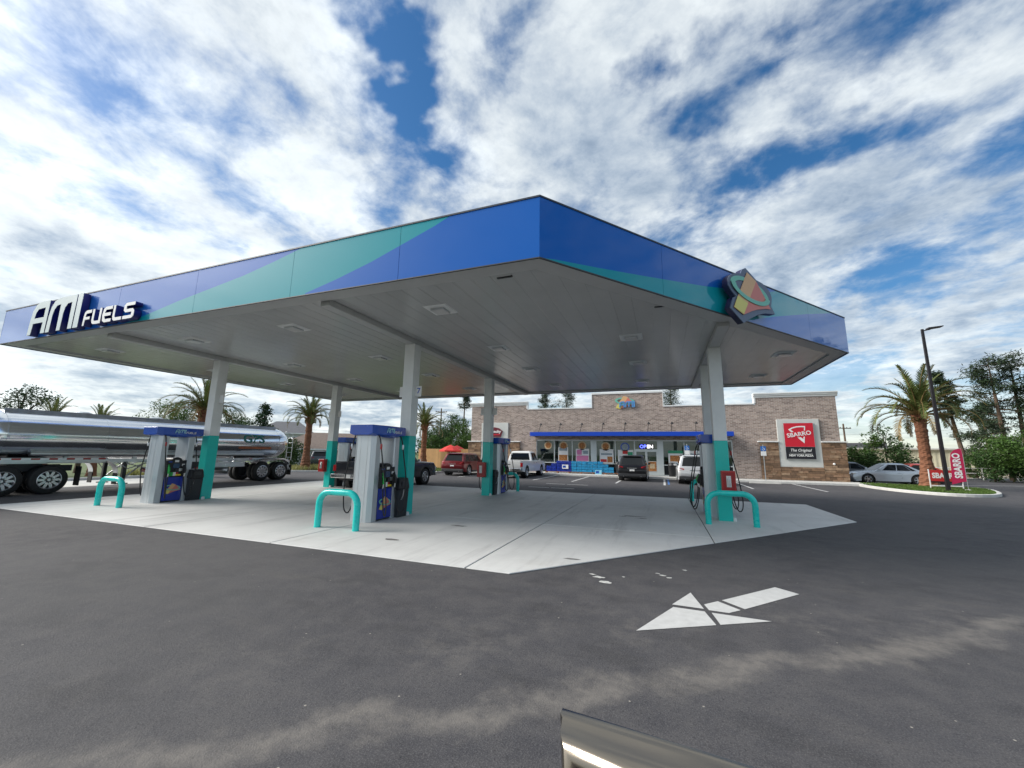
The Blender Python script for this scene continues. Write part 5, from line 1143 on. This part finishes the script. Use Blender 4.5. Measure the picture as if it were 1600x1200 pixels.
# bottled water stacked on the sidewalk
M_['casedark'] = mat('shrink_wrap_blue', (.012,.035,.30), .25, coat=.5, var=.45, vscale=6); M_['caselight'] = mat('shrink_wrap_cyan', (.02,.26,.50), .25, coat=.5, var=.35, vscale=6)
def case_mesh(m_):
    mb = MB(); mb.box(-.205,.205,-.14,.14,.0,.19)
    for i in range(4):
        for j in range(2): mb.lathe([(.042,.19),(.03,.205),(.016,.215),(.016,.235)], 6, (-.15+i*.10,-.07+j*.14,0))
    o_ = mb.build('water_case', M_[m_], bevel=.015); return o_
c1 = case_mesh('casedark'); c2 = case_mesh('caselight'); first = {0: True, 1: True}
def place_case(proto, key, x, z, lab, grp):
    o_ = proto if first[key] else proto.copy()
    if not first[key]: C.objects.link(o_)
    first[key] = False; o_.location = (x, FY-.62+.015*math.sin(x*7+z*3), z); o_.rotation_euler = (0,0,.04*math.sin(x*13+z*9)); tag(o_, lab, 'water case', grp)
for r_, (n0, n1) in enumerate(((0,5),(0,5),(1,5),(2,5))):
    for i in range(n0, n1): place_case(c1, 0, -9.02+i*.425, SZ+.13+r_*.215, 'dark blue water case, %s row of its stack, %s from the pickup' % (('bottom','second','third','top')[r_], ('first','second','third','fourth','fifth')[i]), 'dark blue water cases before the window')
for r_, n1 in enumerate((8,8,7,6)):
    for i in range(n1): place_case(c2, 1, -6.88+i*.425, SZ+.13+r_*.215, 'light blue water case, %s row of its stack, %s from the dark blue cases' % (('bottom','second','third','top')[r_], ('first','second','third','fourth','fifth','sixth','seventh','eighth')[i]), 'light blue water cases before the window')
t = thing('pallet', 'low wooden pallet under the blue water cases', 'pallet', (-6.2, FY-.62, SZ)); pm = mat('pallet_wood', (.34,.15,.075), .85, var=.3, vscale=6)
for k in range(3): MB().box(-3.1,2.9,-.2+k*.16,-.10+k*.16,.095,.125).build('board', pm, t)
for k in range(7): MB().box(-3.1+k*.98,-3.0+k*.98,-.2,.22,.0,.095).build('block', pm, t)
for x, m_, lab in ((-7.6,'white','white and blue price card on the dark water cases'),(-4.9,'caselight','pale blue price card propped before the light water cases')):
    t = thing('price_card', lab, 'sign', (x, FY-.82, SZ+.0)); zz0 = .36 if m_ == 'white' else .0
    MB().box(-.26,.26,-.012,.0,zz0,zz0+.33).build('card', M_[m_] if m_ == 'white' else mat('pale_card', (.25,.60,.78), .5), t); MB().box(-.2,.05,-.016,-.012,zz0+.08,zz0+.26).build('print', M_['hblue'], t)
    if zz0: MB().tube([(0,.01,zz0+.1),(0,.12,zz0)], .008, 5).build('wire', M_['alu'], t)
for x, lab in ((-3.35,'black litter bin between the water cases and the black SUV'),(.62,'black litter bin under the green topped poster')):
    t = thing('litter_bin', lab, 'bin', (x, FY-.55, SZ)); MB().lathe([(.25,0),(.28,.75),(.29,.80)], 18).build('drum', M_['black'], t, smooth=True); MB().lathe([(.30,.80),(.30,.86),(.18,1.02),(.0,1.05)], 18).build('lid', M_['dark'], t, smooth=True)
# accessible parking signs
for x, lab in ((6.45,'blue and white accessible parking sign before the stone wall'),(1.66,'blue and white accessible parking sign before the store windows')):
    t = thing('parking_sign', lab, 'sign', (x, KY+.12, .14)); MB().tube([(0,0,0),(0,0,2.42)], .03, 8).build('post', M_['alu'], t)
    p_ = MB().box(-.16,.16,-.05,-.035,1.98,2.30).build('plate', mat('sign_blue', (.01,.14,.48), .4) if 'sign_blue' not in bpy.data.materials else bpy.data.materials['sign_blue'], t); MB().box(-.16,.16,-.05,-.035,1.66,1.96).build('lower_plate', M_['white'], t)
    sy_ = [arc(.0,2.10,.075,150,370,12)+arc(.0,2.10,.052,370,150,12)]; flat('symbol', sy_, M_['white'], p_, XZ((0,-.051,0)), .003)
    flat('symbol', [arc(-.02,2.25,.022,0,330,8)], M_['white'], p_, XZ((0,-.051,0)), .003); flat('symbol', [[(-.03,2.22),(-.008,2.22),(-.004,2.15),(.05,2.15),(.08,2.06),(.10,2.07),(.065,2.172),(-.02,2.172)]], M_['white'], p_, XZ((0,-.0545,0)), .003)
ws = MB().rings([[(-.9,-.08,0),(-.9,.08,0),(-.9,.05,.11),(-.9,-.05,.11)],[(.9,-.08,0),(.9,.08,0),(.9,.05,.11),(.9,-.05,.11)]]).build('wheel_stop', M_['conc'], bevel=.015); ws.location = (6.2,31.0,0); tag(ws, 'pale concrete wheel stop before the stone wall', 'wheel stop')
# ================================================================== vegetation and surroundings
def at(px, dist, py=None):
    """ground point (or height) in the direction of a picture column, at a chosen distance"""
    yy = 700 if py is None else py
    d = fw + r2*((px-800)/CAM_F) - u2*((yy-600)/CAM_F); h = math.hypot(d.x, d.y)
    return (d.x/h*dist, d.y/h*dist) if py is None else CAM_H+d.z/h*dist
def quad_leaf(mb, p_, s, rnd, droop=0.0, asp=.42):
    a = Vector((rnd.gauss(0,1), rnd.gauss(0,1), rnd.gauss(0,.7)-droop)).normalized(); b_ = a.orthogonal().normalized(); b_.rotate(Matrix.Rotation(rnd.uniform(0,6.28), 3, a))
    a *= s; b_ *= s*asp
    mb.add([p_-a*.5, p_+b_*.5-a*.05, p_+a*.5, p_-b_*.5-a*.05], [(0,1,2,3)])
def crown_mesh(mb, clumps, leaf, per, rnd, squash=.8):
    for c_, r_ in clumps:
        n = max(14, int(per*3.2*r_*r_/(leaf/.22)))
        for _ in range(n):
            d = Vector((rnd.gauss(0,1), rnd.gauss(0,1), rnd.gauss(0,1)*squash)).normalized()*r_*(rnd.random()**.45)
            quad_leaf(mb, Vector(c_)+Vector((d.x, d.y, d.z*squash)), leaf*rnd.uniform(.6,1.35), rnd)
def leafy_tree(name, label, pos, h, r, lm, seed, shape='round', trunk=.12, base=.25, leaf=.22, per=70, n=26, cat='tree', group=None):
    rnd = random.Random(seed); t = thing(name, label, cat, (pos[0], pos[1], -.08), rnd.uniform(0,6.28), group)
    clumps = []
    for k in range(n):
        f = base+(1-base)*((k+rnd.random())/n)**.9
        if shape == 'cone': rr_ = r*(1.02-f)*1.25
        elif shape == 'flame': rr_ = r*math.sin(math.pi*min(1,(f-base)/(1-base)*.86+.10))**.7
        else: rr_ = r*math.sqrt(max(.05, 1-((f-(.5+base/2))/(.52*(1-base)))**2))
        a = rnd.uniform(0, 6.28); q = rr_*rnd.uniform(.15,.85)
        clumps.append(((q*math.cos(a), q*math.sin(a), h*f*.97), max(.18*r, rr_*rnd.uniform(.32,.52))))
    tb = MB(); tb.tube([(0,0,0),(.02*h,.01*h,h*.3),(0,.015*h,h*.62),(.01*h,0,h*.88)], [trunk*1.3,trunk,trunk*.6,trunk*.2], 8)
    for c_, r_ in clumps[::2]:
        z0 = c_[2]*.72; tb.tube([(0,0,z0),(c_[0]*.5,c_[1]*.5,(z0+c_[2])*.52),c_], [trunk*.38,trunk*.26,trunk*.1], 5)
    tb.build('trunk', M_['bark'], t, smooth=True)
    mb = MB(); crown_mesh(mb, clumps, leaf, per, rnd); o_ = mb.build('crown', lm, t); return t
def pine_tree(label, pos, h, r, seed, lean=(0,0), low=.45, n=22, per=60, group=None, leaf=.36):
    rnd = random.Random(seed); t = thing('pine_tree', label, 'tree', (pos[0], pos[1], -.08), 0, group)
    def ax(f): return Vector((lean[0]*f*h, lean[1]*f*h, h*f))
    tb = MB(); tb.tube([ax(f) for f in (0,.25,.5,.75,.97)], [.22,.19,.15,.10,.03], 8); mb = MB()
    for k in range(n):
        f = low+(1-low)*(k+rnd.random())/n; a = rnd.uniform(0,6.28); q = r*(1.15-f)*1.5*rnd.uniform(.45,1.0)
        p0 = ax(f); p1 = p0+Vector((q*math.cos(a), q*math.sin(a), q*rnd.uniform(-.05,.35)))
        tb.tube([p0, (p0+p1)/2+Vector((0,0,-.03*q)), p1], [.05,.035,.015], 5)
        for g_ in (.55,.8,1.0): 
            c_ = p0+(p1-p0)*g_; rr_ = rnd.uniform(.35,.62)*(r/2.2)
            for _ in range(int(per)):
                d = Vector((rnd.gauss(0,1), rnd.gauss(0,1), rnd.gauss(0,.55))).normalized()*rr_*(rnd.random()**.4); quad_leaf(mb, c_+d, leaf*rnd.uniform(.6,1.2), rnd, 0.0, .20)
    tb.build('trunk', M_['bark'], t, smooth=True); mb.build('crown', M_['pine'], t); return t
# palms: every frond is a part of its own
def frond_mesh(name, L_, elev, sag, dry, seed, dens=46, lw=.38):
    rnd = random.Random(seed); mb = MB(); pts = []; p_ = Vector((0,0,0)); e = elev; n = 14
    for i in range(n+1):
        pts.append(p_.copy()); p_ = p_+Vector((math.cos(e), 0, math.sin(e)))*(L_/n); e -= sag/n*(.4+1.7*i/n)
    mb.tube(pts, [.035*(1-i/(n+1.0))+.006 for i in range(n+1)], 5)
    for k in range(dens):
        f = .10+.90*k/(dens-1.0); i = min(n-1, int(f*n)); u = f*n-i; q = pts[i]*(1-u)+pts[i+1]*u; tg = (pts[i+1]-pts[i]).normalized(); nrm = Vector((0,1,0)).cross(tg); nrm = nrm if nrm.z > 0 else -nrm
        ll = lw*(math.sin(math.pi*min(1,.16+f*.78))**.7)*rnd.uniform(.8,1.15)
        for s in (-1, 1):
            d = (tg*.75+Vector((0,s,0))*rnd.uniform(.55,.8)+nrm*rnd.uniform(.15,.45)).normalized(); w_ = d.cross(nrm).normalized()*.016
            tip_ = q+d*ll+Vector((0,0,-.12*ll)); md = q+d*ll*.5
            mb.add([q-w_, q+w_, md+w_*1.1, md-w_*1.1, tip_], [(0,1,2,3),(3,2,4)], 1)
    me = mb.mesh(name); me.materials.append(M_['palmdry']); me.materials.append(M_['palmdry'] if dry else M_['palmleaf']); me.polygons.foreach_set('material_index', mb.m); return me
FRONDS = [frond_mesh('frond_a', 2.5, R_(82), R_(35), 0, 1), frond_mesh('frond_b', 2.7, R_(66), R_(80), 0, 2), frond_mesh('frond_c', 2.8, R_(48), R_(105), 0, 3), frond_mesh('frond_d', 2.7, R_(30), R_(110), 0, 4), frond_mesh('frond_e', 2.4, R_(8), R_(95), 1, 5, 40, .32)]
def palm(label, pos, h, r0, scale, seed, counts=(6,8,9,8,4), zbase=0.0, group='date palms round the lot'):
    rnd = random.Random(seed); t = thing('palm_tree', label, 'palm tree', (pos[0], pos[1], zbase), rnd.uniform(0,6.28), group); rs = []
    n = int(h/.085)
    mb = MB()
    for i in range(n+1):
        f = i/n; rr_ = r0*(1.25-.55*min(1,f*3)) if f < .33 else r0*(.70+.02*math.sin(i)); rr_ *= 1.0 if f < .9 else 1+1.6*(f-.9)*3
        k = rnd.uniform(.95,1.08)
        rs.append([(rr_*k*math.cos(a*.5236)*(1+.05*math.sin(a*3+i*1.9)), rr_*k*math.sin(a*.5236)*(1+.05*math.cos(a*2+i*1.3)), h*f) for a in range(12)])
    mb.rings(rs).build('trunk', M_['palmbark'], t)
    bt = MB()
    for k in range(38):        # cut leaf bases round the crown shaft
        a = rnd.uniform(0,6.28); z = h*(.86+.13*rnd.random()); c_, s_ = math.cos(a), math.sin(a); q = r0*.85; l = .22*rnd.uniform(.6,1.3)
        bt.tube([(c_*q*.6,s_*q*.6,z),(c_*(q+l*.6),s_*(q+l*.6),z+l*.75)], [.055,.03], 5)
    bt.build('leaf_bases', M_['palmdry'], t)
    k = 0
    for fm_, cn in zip(FRONDS, counts):
        for i in range(cn):
            o_ = bpy.data.objects.new('frond', fm_); C.objects.link(o_); o_.parent = t; a = 6.283*(i+rnd.uniform(-.3,.3))/cn+k*.7
            o_.location = (.10*math.cos(a), .10*math.sin(a), h-.02); s_ = scale*rnd.uniform(.88,1.1); o_.scale = (s_,s_,s_*rnd.uniform(.9,1.1)); o_.rotation_euler = (rnd.uniform(-.15,.15), rnd.uniform(-.12,.12), a)
        k += 1
    return t
palm('tall date palm with thick brown trunk on the kerbed island', (15.1,32.2), 4.35, .40, 1.25, 1, counts=(7,10,11,9,6), zbase=.12)
palm('date palm rising behind the tanker beside the column', at(312,31), 4.0, .42, .92, 2, counts=(6,7,8,9,5))
palm('date palm in the kerb strip before the brown roofed house', (-28.6,26.4), 4.45, .36, .86, 3, counts=(8,11,12,9,3))
palm('date palm before the wooden board fence', at(662,45), 4.5, .40, 1.0, 4, counts=(9,9,8,6,4))
palm('young palm tuft showing above the tank top next to the left tree', at(72,34), 3.2, .2, .5, 5, counts=(6,4,0,0,0))
palm('young palm tuft beside the small tree above the tank', at(150,34), 3.0, .2, .5, 6, counts=(7,5,2,0,0))
leafy_tree('broadleaf_tree', 'loose dark tree above the tank at the lot edge', at(18,38), 5.5, 1.9, M_['leafC'], 21, per=90, n=30, leaf=.13)
leafy_tree('broadleaf_tree', 'small sparse tree beside the young palm tuft', at(126,40), 4.0, 1.3, M_['leafC'], 22, per=90, n=18, leaf=.13)
leafy_tree('broadleaf_tree', 'round green tree behind the palm by the tanker', at(278,44), 5.9, 2.6, M_['leafA'], 23, per=75, n=30, leaf=.15)
leafy_tree('broadleaf_tree', 'green tree behind the tank beyond the column', at(352,52), 6.1, 2.7, M_['leafB'], 24, 'flame', per=75, n=30, leaf=.16)
leafy_tree('broadleaf_tree', 'dark conical tree beside the white house gable', at(408,56), 7.2, 3.4, M_['leafC'], 25, 'cone', per=60, n=36, leaf=.3)
leafy_tree('broadleaf_tree', 'low green tree between the conical tree and the column tree', at(378,58), 5.6, 2.2, M_['leafB'], 26, per=60, n=22)
leafy_tree('shrub', 'dense green shrub behind the tank tail', at(452,43), 2.9, 1.7, M_['leafB'], 27, base=.05, per=90, n=24, cat='shrub', trunk=.08)
for k, (px, d, h, r, m, sh, lab) in enumerate([(705,56,7.2,3.0,'leafB','flame','tall green tree behind the board fence beside the store'),(683,58,5.4,2.5,'leafB','round','medium green tree behind the fence next to the palm'),(728,54,6.4,2.4,'leafA','flame','bright green tree hard against the store corner'),
      (672,54,4.0,2.0,'leafA','round','low bright bush tree peeking over the board fence'),(716,52,4.4,2.2,'leafA','round','rounded bright tree over the fence behind the umbrellas'),(694,60,4.6,2.8,'leafC','round','dark tree between the brighter ones behind the fence')]):
    leafy_tree('broadleaf_tree', lab, at(px,d), h, r, M_[m], 40+k, sh, base=.12, per=72, n=32, group='trees behind the board fence')
for k, (px, d, h, r, lean, low, lab) in enumerate([(1508,60,10.6,2.0,(-.10,.0),.55,'leaning thin pine beside the metal shed'),(1574,58,11.2,3.2,(-.02,0),.32,'broad pine with deep crown behind the railing'),(1604,60,11.6,3.2,(0,0),.30,'pine at the lot corner beyond the broad pine'),(1545,66,7.6,2.4,(0,0),.25,'shorter dense pine between the leaning and the broad pine'),
      (852,84,14.4,3.4,(0,0),.76,'tall bare stemmed pine behind the store parapet step'),(884,82,14.8,4.6,(.01,0),.74,'tall bushy pine behind the store beside the bare pine'),(1052,80,14.4,4.8,(0,0),.74,'tall pine top showing past the central parapet'),(722,70,12.5,2.6,(.02,0),.74,'sparse pine top between the canopy edge and the store cornice')]):
    pine_tree(lab, at(px,d), h, r, 60+k, lean, low, n=30 if k < 4 else 16, per=64)
for k, (px, d, h, r, m, lab) in enumerate([(1338,46,2.9,1.5,'leafA','low bright shrub beside the stone corner of the store'),(1362,47,4.2,1.4,'leafA','upright green sapling before the cream shed'),(1384,48,4.9,1.5,'leafB','tallest pointed sapling before the cream shed'),(1402,47,3.5,1.5,'leafB','bushy sapling next to the palm trunk'),
      (1352,46,2.4,1.6,'leafB','low hedge bush behind the silver sedan'),(1575,54,3.9,2.4,'leafA','yellow green bush behind the white railing'),(1600,52,4.2,2.4,'leafA','large yellow green bush at the railing end'),(1546,52,2.6,1.6,'leafB','dark bush before the leaning pine foot'),(1520,56,2.4,1.4,'leafB','low bush between the feather flag and the pine')]):
    leafy_tree('shrub', lab, at(px,d), h, r, M_[m], 80+k, 'flame' if h > 3.2 and px < 1450 else 'round', base=.08, per=85, n=24, cat='shrub', trunk=.06, leaf=.2, group='shrubs along the lot edge')
# added pines out of view, giving the angled fascia something darker to reflect
for k, (az, d) in enumerate(((37,50),(43,54),(49,48),(55,55),(62,50),(69,54))):
    pine_tree('added out of view pine for the fascia reflection, %s beyond the corner pine' % ('first','second','third','fourth','fifth','sixth')[k], (math.sin(R_(az))*d, math.cos(R_(az))*d), 12.5+(k*7 % 3)*.6, 3.4, 160+k, (0,0), .22, n=24, per=30, leaf=.5, group='added pines for the fascia reflection')
# board fence
fa, fb = at(655,47.5), at(740,42); fa, fb = Vector(fa), Vector(fb); fdv = (fb-fa); fl = fdv.length; fdv.normalize()
fc = thing('board_fence', 'new tan wooden board fence between the palm and the store', 'fence', (fa.x, fa.y, -.08), math.atan2(fdv.y, fdv.x))
M_['cedar'] = mat('cedar', (.44,.26,.11), .8, var=.12, vscale=2, island=.14)
nb = int(fl/2.4)+1
for k in range(nb):
    b_ = MB(); x = k*2.4
    for j in range(16): b_.box(x+j*.15+.004, x+j*.15+.146, -.02, .0, .05, 2.12+.006*((j*7+k) % 3))
    b_.build('fence_bay', M_['cedar'], fc); MB().box(x-.05,x+.05,.0,.10,0,2.10).build('post', M_['cedar'], fc)
    for z in (.4,1.9): MB().box(x,x+2.4,.0,.04,z,z+.09).build('rail', M_['cedar'], fc)
# umbrellas
for px, d, lab in ((704,41.5,'red patio umbrella in front of the board fence'),(714,44.5,'second red patio umbrella tucked behind the first, nearer the stone corner')):
    p_ = at(px,d); t = thing('patio_umbrella', lab, 'umbrella', (p_[0],p_[1],-.08), 0, 'red umbrellas beside the store')
    MB().tube([(0,0,0),(0,0,2.5)], .025, 8).build('pole', M_['white'], t); MB().lathe([(.3,0),(.3,.06),(.05,.1)], 14).build('base', M_['dark'], t)
    rs = [[(q*math.cos(a*math.pi/4), q*math.sin(a*math.pi/4), z) for a in range(8)] for q, z in ((1.15,1.82),(1.15,1.95),(.6,2.28),(.02,2.52))]; MB().rings(rs, cap=False).build('canopy', mat('umbrella_red', (.62,.035,.03), .7) if 'umbrella_red' not in bpy.data.materials else bpy.data.materials['umbrella_red'], t)
# houses
def gable(name, label, px, d, wx, dy, hw_, hr, wallm, roofm, rz, wins, px_off=0):
    p_ = at(px, d); t = thing(name, label, 'house', (p_[0], p_[1], -.08), rz)
    wl_ = MB(); wl_.box(-wx/2,wx/2,-dy/2,dy/2,0,hw_); wl_.build('wall', wallm, t)
    o_ = .4; MB().add([(-wx/2-o_,-dy/2-o_,hw_-.05),(wx/2+o_,-dy/2-o_,hw_-.05),(wx/2+o_,dy/2+o_,hw_-.05),(-wx/2-o_,dy/2+o_,hw_-.05),(-wx*.22,0,hr),(wx*.22,0,hr)], [(0,1,5,4),(2,3,4,5),(1,2,5),(3,0,4),(3,2,1,0)]).build('roof', roofm, t)
    MB().box(-wx/2-o_,wx/2+o_,-dy/2-o_-.02,-dy/2-o_,hw_-.20,hw_-.02).build('fascia_board', M_['trim'], t)
    for (x0_, x1_, z0_, z1_) in wins:
        w_ = MB().box(x0_,x1_,-dy/2-.03,-dy/2+.05,z0_,z1_).build('window', M_['trim'], t); MB().box(x0_+.08,x1_-.08,-dy/2-.04,-dy/2-.03,z0_+.08,z1_-.08).build('pane', M_['glassdark'], w_)
    return t
M_['sidingw'] = mat('white_siding', (.62,.64,.63), .7, var=.04, stretch=(.2,.2,6), vscale=3); M_['sidingg'] = mat('grey_siding', (.40,.40,.37), .75, var=.05, stretch=(.2,.2,6), vscale=3); M_['shingle'] = mat('brown_shingle', (.19,.145,.12), .9, var=.2, vscale=4, bump=.3); M_['shingleg'] = mat('grey_shingle', (.13,.13,.14), .9, var=.2, vscale=4)
gable('house', 'white two storey house with dark grey gable roof', 446, 74, 7.5, 8, 4.3, 6.2, M_['sidingw'], M_['shingleg'], R_(42), [(1.2,1.9,2.3,3.7),(2.1,2.8,2.3,3.7)])
gable('house', 'low house with wide brown shingle roof and white trim', 518, 58, 12.5, 9, 1.95, 4.0, M_['sidingg'], M_['shingle'], R_(44), [(-4.6,-3.4,.6,1.6),(-2.2,.6,.85,1.6),(1.0,3.4,.85,1.6)])
# metal shed
p_ = at(1418,72); sh = thing('metal_shed', 'long cream ribbed metal shed with pale roof edge', 'building', (p_[0],p_[1],-.08), R_(-8))
M_['shedroof'] = mat('shed_roof', (.42,.41,.36), .6, var=.08); M_['shedm'] = mat('cream_metal', (.52,.49,.36), .55, var=.06, vscale=1)
rb = MB(); n = 130; L0, L1 = -15, 15
rs = [[], []]
for k in range(n*2):
    x = L0+(L1-L0)*k/(n*2-1); y = -.03 if (k//2) % 2 else .0; rs[0].append((x,y,0)); rs[1].append((x,y,3.02))
rb.rings(rs, cap=False, closed=False).build('ribbed_wall', M_['shedm'], sh)
MB().box(-15,15,.04,10,0,3.0).build('core_wall', M_['shedm'], sh); MB().add([(-15.3,-.35,3.0),(15.3,-.35,3.0),(15.3,10,3.3),(-15.3,10,3.3),(-15.3,-.35,3.16),(15.3,-.35,3.16),(15.3,10,3.45),(-15.3,10,3.45)], [(3,2,1,0),(4,5,6,7),(0,1,5,4),(1,2,6,5),(2,3,7,6),(3,0,4,7)]).build('roof', M_['shedroof'], sh)
p_ = at(1342,86); o = thing('grey_building', 'dark grey roofed building peeking over the shed by the store corner', 'building', (p_[0],p_[1],-.08), 0)
MB().box(-3.4,3.4,0,8,0,3.4).build('wall', M_['sidingg'], o); MB().box(-3.6,3.6,-.2,8,3.4,4.3).build('roof', M_['shingleg'], o)
# utility poles and wires
def upole(label, px, d, ytop):
    p_ = at(px,d); h = at(px,d,ytop)+.08; t = thing('utility_pole', label, 'utility pole', (p_[0],p_[1],-.08), R_(20)); MB().tube([(0,0,0),(0,0,h)], [.16,.11], 8).build('pole', M_['bark'], t); MB().box(-1.1,1.1,-.06,.06,h-.75,h-.62).build('crossarm', M_['bark'], t)
    for x in (-1.0,-.5,.5,1.0): MB().lathe([(.04,0),(.06,.06),(.03,.14)], 8, (x,0,h-.62)).build('insulator', M_['dark'], t)
upole('wooden utility pole between the store corner and the saplings', 1322, 80, 662); upole('wooden utility pole behind the fence trees', 687, 78, 638)
for k, (a, b_, z0_, z1_, lab) in enumerate((((340,80),(700,90),5.0,5.4,'upper thin power line sagging behind the houses'),((340,80),(700,90),4.2,4.6,'lower thin power line sagging behind the houses'),((1300,95),(1640,80),5.4,6.0,'thin power line over the metal shed'))):
    A, B = at(*a), at(*b_); o = MB().tube([(A[0]+(B[0]-A[0])*i/12, A[1]+(B[1]-A[1])*i/12, z0_+(z1_-z0_)*i/12-.5*math.sin(math.pi*i/12)+.6) for i in range(13)], .018, 4).build('power_line', M_['dark']); tag(o, lab, 'cable')
# light mast
lp = thing('light_mast', 'tall dark steel light mast with flat lamp on the palm island', 'lamp post', (13.85, 28.0, .12)); mm = mat('bronze_steel', (.022,.018,.020), .45, metal=.3)
MB().rings([[(s*w_,t_*w_,z) for s,t_ in ((-1,-1),(1,-1),(1,1),(-1,1))] for w_, z in ((.075,0),(.05,8.75))]).build('pole', mm, lp); MB().box(-.16,.16,-.16,.16,0,.05).build('base_plate', mm, lp); MB().tube([(0,0,8.65),(.35,0,8.72)], .03, 6).build('arm', mm, lp)
MB().rings([[(.22,-.16,8.72),(.22,.16,8.72),(.22,.16,8.80),(.22,-.16,8.80)],[(.85,-.16,8.80),(.85,.16,8.80),(.85,.16,8.85),(.85,-.16,8.85)]]).build('lamp_head', mm, lp)
# feather flag and yard sign
ff = thing('feather_flag', 'magenta red feather flag reading SBARRO on the grass island', 'flag', (14.95, 29.4, .12)); M_['flagred'] = mat('flag_magenta', (.50,.012,.075), .6, var=.08)
MB().tube([(.42,0,0),(.42,0,1.9),(.36,0,2.25)], .014, 6).build('pole', M_['alu'], ff)
fo = [(-.22,.28),(.18,.42),(.40,.46),(.41,2.2),(.28,2.22),(.08,2.14),(-.08,1.95),(-.14,1.6),(-.16,1.0)]
fl_ = flat('banner', [fo], M_['flagred'], ff, XZ((0,0,0)), .012); text('lettering', 'SBARRO', .44, M_['white'], fl_, frame((.13,-.014,1.30), (0,0,1), (-1,0,0)), .004, thick=.014, width=1.35)
MB().lathe([(.16,0),(.16,.03),(.03,.05)], 12, (.42,0,0)).build('base', M_['white'], ff)
ys = thing('yard_sign', 'red SBARRO banner board on white legs beside the palm', 'sign', (14.9, 30.3, .12)); MB().box(-.62,.72,-.02,.02,.40,1.02).build('board', M_['redprint'], ys)
MB().box(-.62,.72,-.022,.018,.32,.40).build('lower_board', M_['black'], ys); text('lettering', 'SBARRO', .40, M_['white'], ys, XZ((.05,-.021,.70)), .006, thick=.016, width=1.18)
for x in (-.66,.74): MB().box(x-.02,x+.02,-.02,.02,0,1.06).build('leg', M_['white'], ys)
MB().box(-.64,.72,-.015,.015,.12,.18).build('crossbar', M_['white'], ys)
# white pipe railing at the far right
ra_, rb_ = Vector(at(1425,52)), Vector(at(1660,58)); rv = (rb_-ra_); rl = rv.length
rg = thing('pipe_railing', 'white pipe railing along the far kerb before the bushes', 'railing', (ra_.x, ra_.y, -.02), math.atan2(rv.y, rv.x))
for z in (1.05,.62): MB().tube([(0,0,z),(rl,0,z)], .035, 6).build('rail', M_['trim'], rg)
for k in range(int(rl/2.4)+1): MB().tube([(k*2.4,0,0),(k*2.4,0,1.05)], .035, 6).build('post', M_['trim'], rg)
# distant tree line that reads as one mass
rnd = random.Random(99); mb = MB()
for k in range(170):
    a = R_(-100+200*k/169+rnd.uniform(-.6,.6)); d = rnd.uniform(150,185); hh = rnd.uniform(3.0,5.2); c_ = (math.sin(a)*d, math.cos(a)*d, hh*.5)
    for _ in range(110):
        q = Vector((rnd.gauss(0,2.6), rnd.gauss(0,2.6), rnd.uniform(-hh*.5,hh*.6))); quad_leaf(mb, Vector(c_)+q, rnd.uniform(.8,1.7), rnd)
tag(mb.build('far_woods', M_['leafC']), 'dark green line of far woods on the horizon', 'woods', kind='stuff')
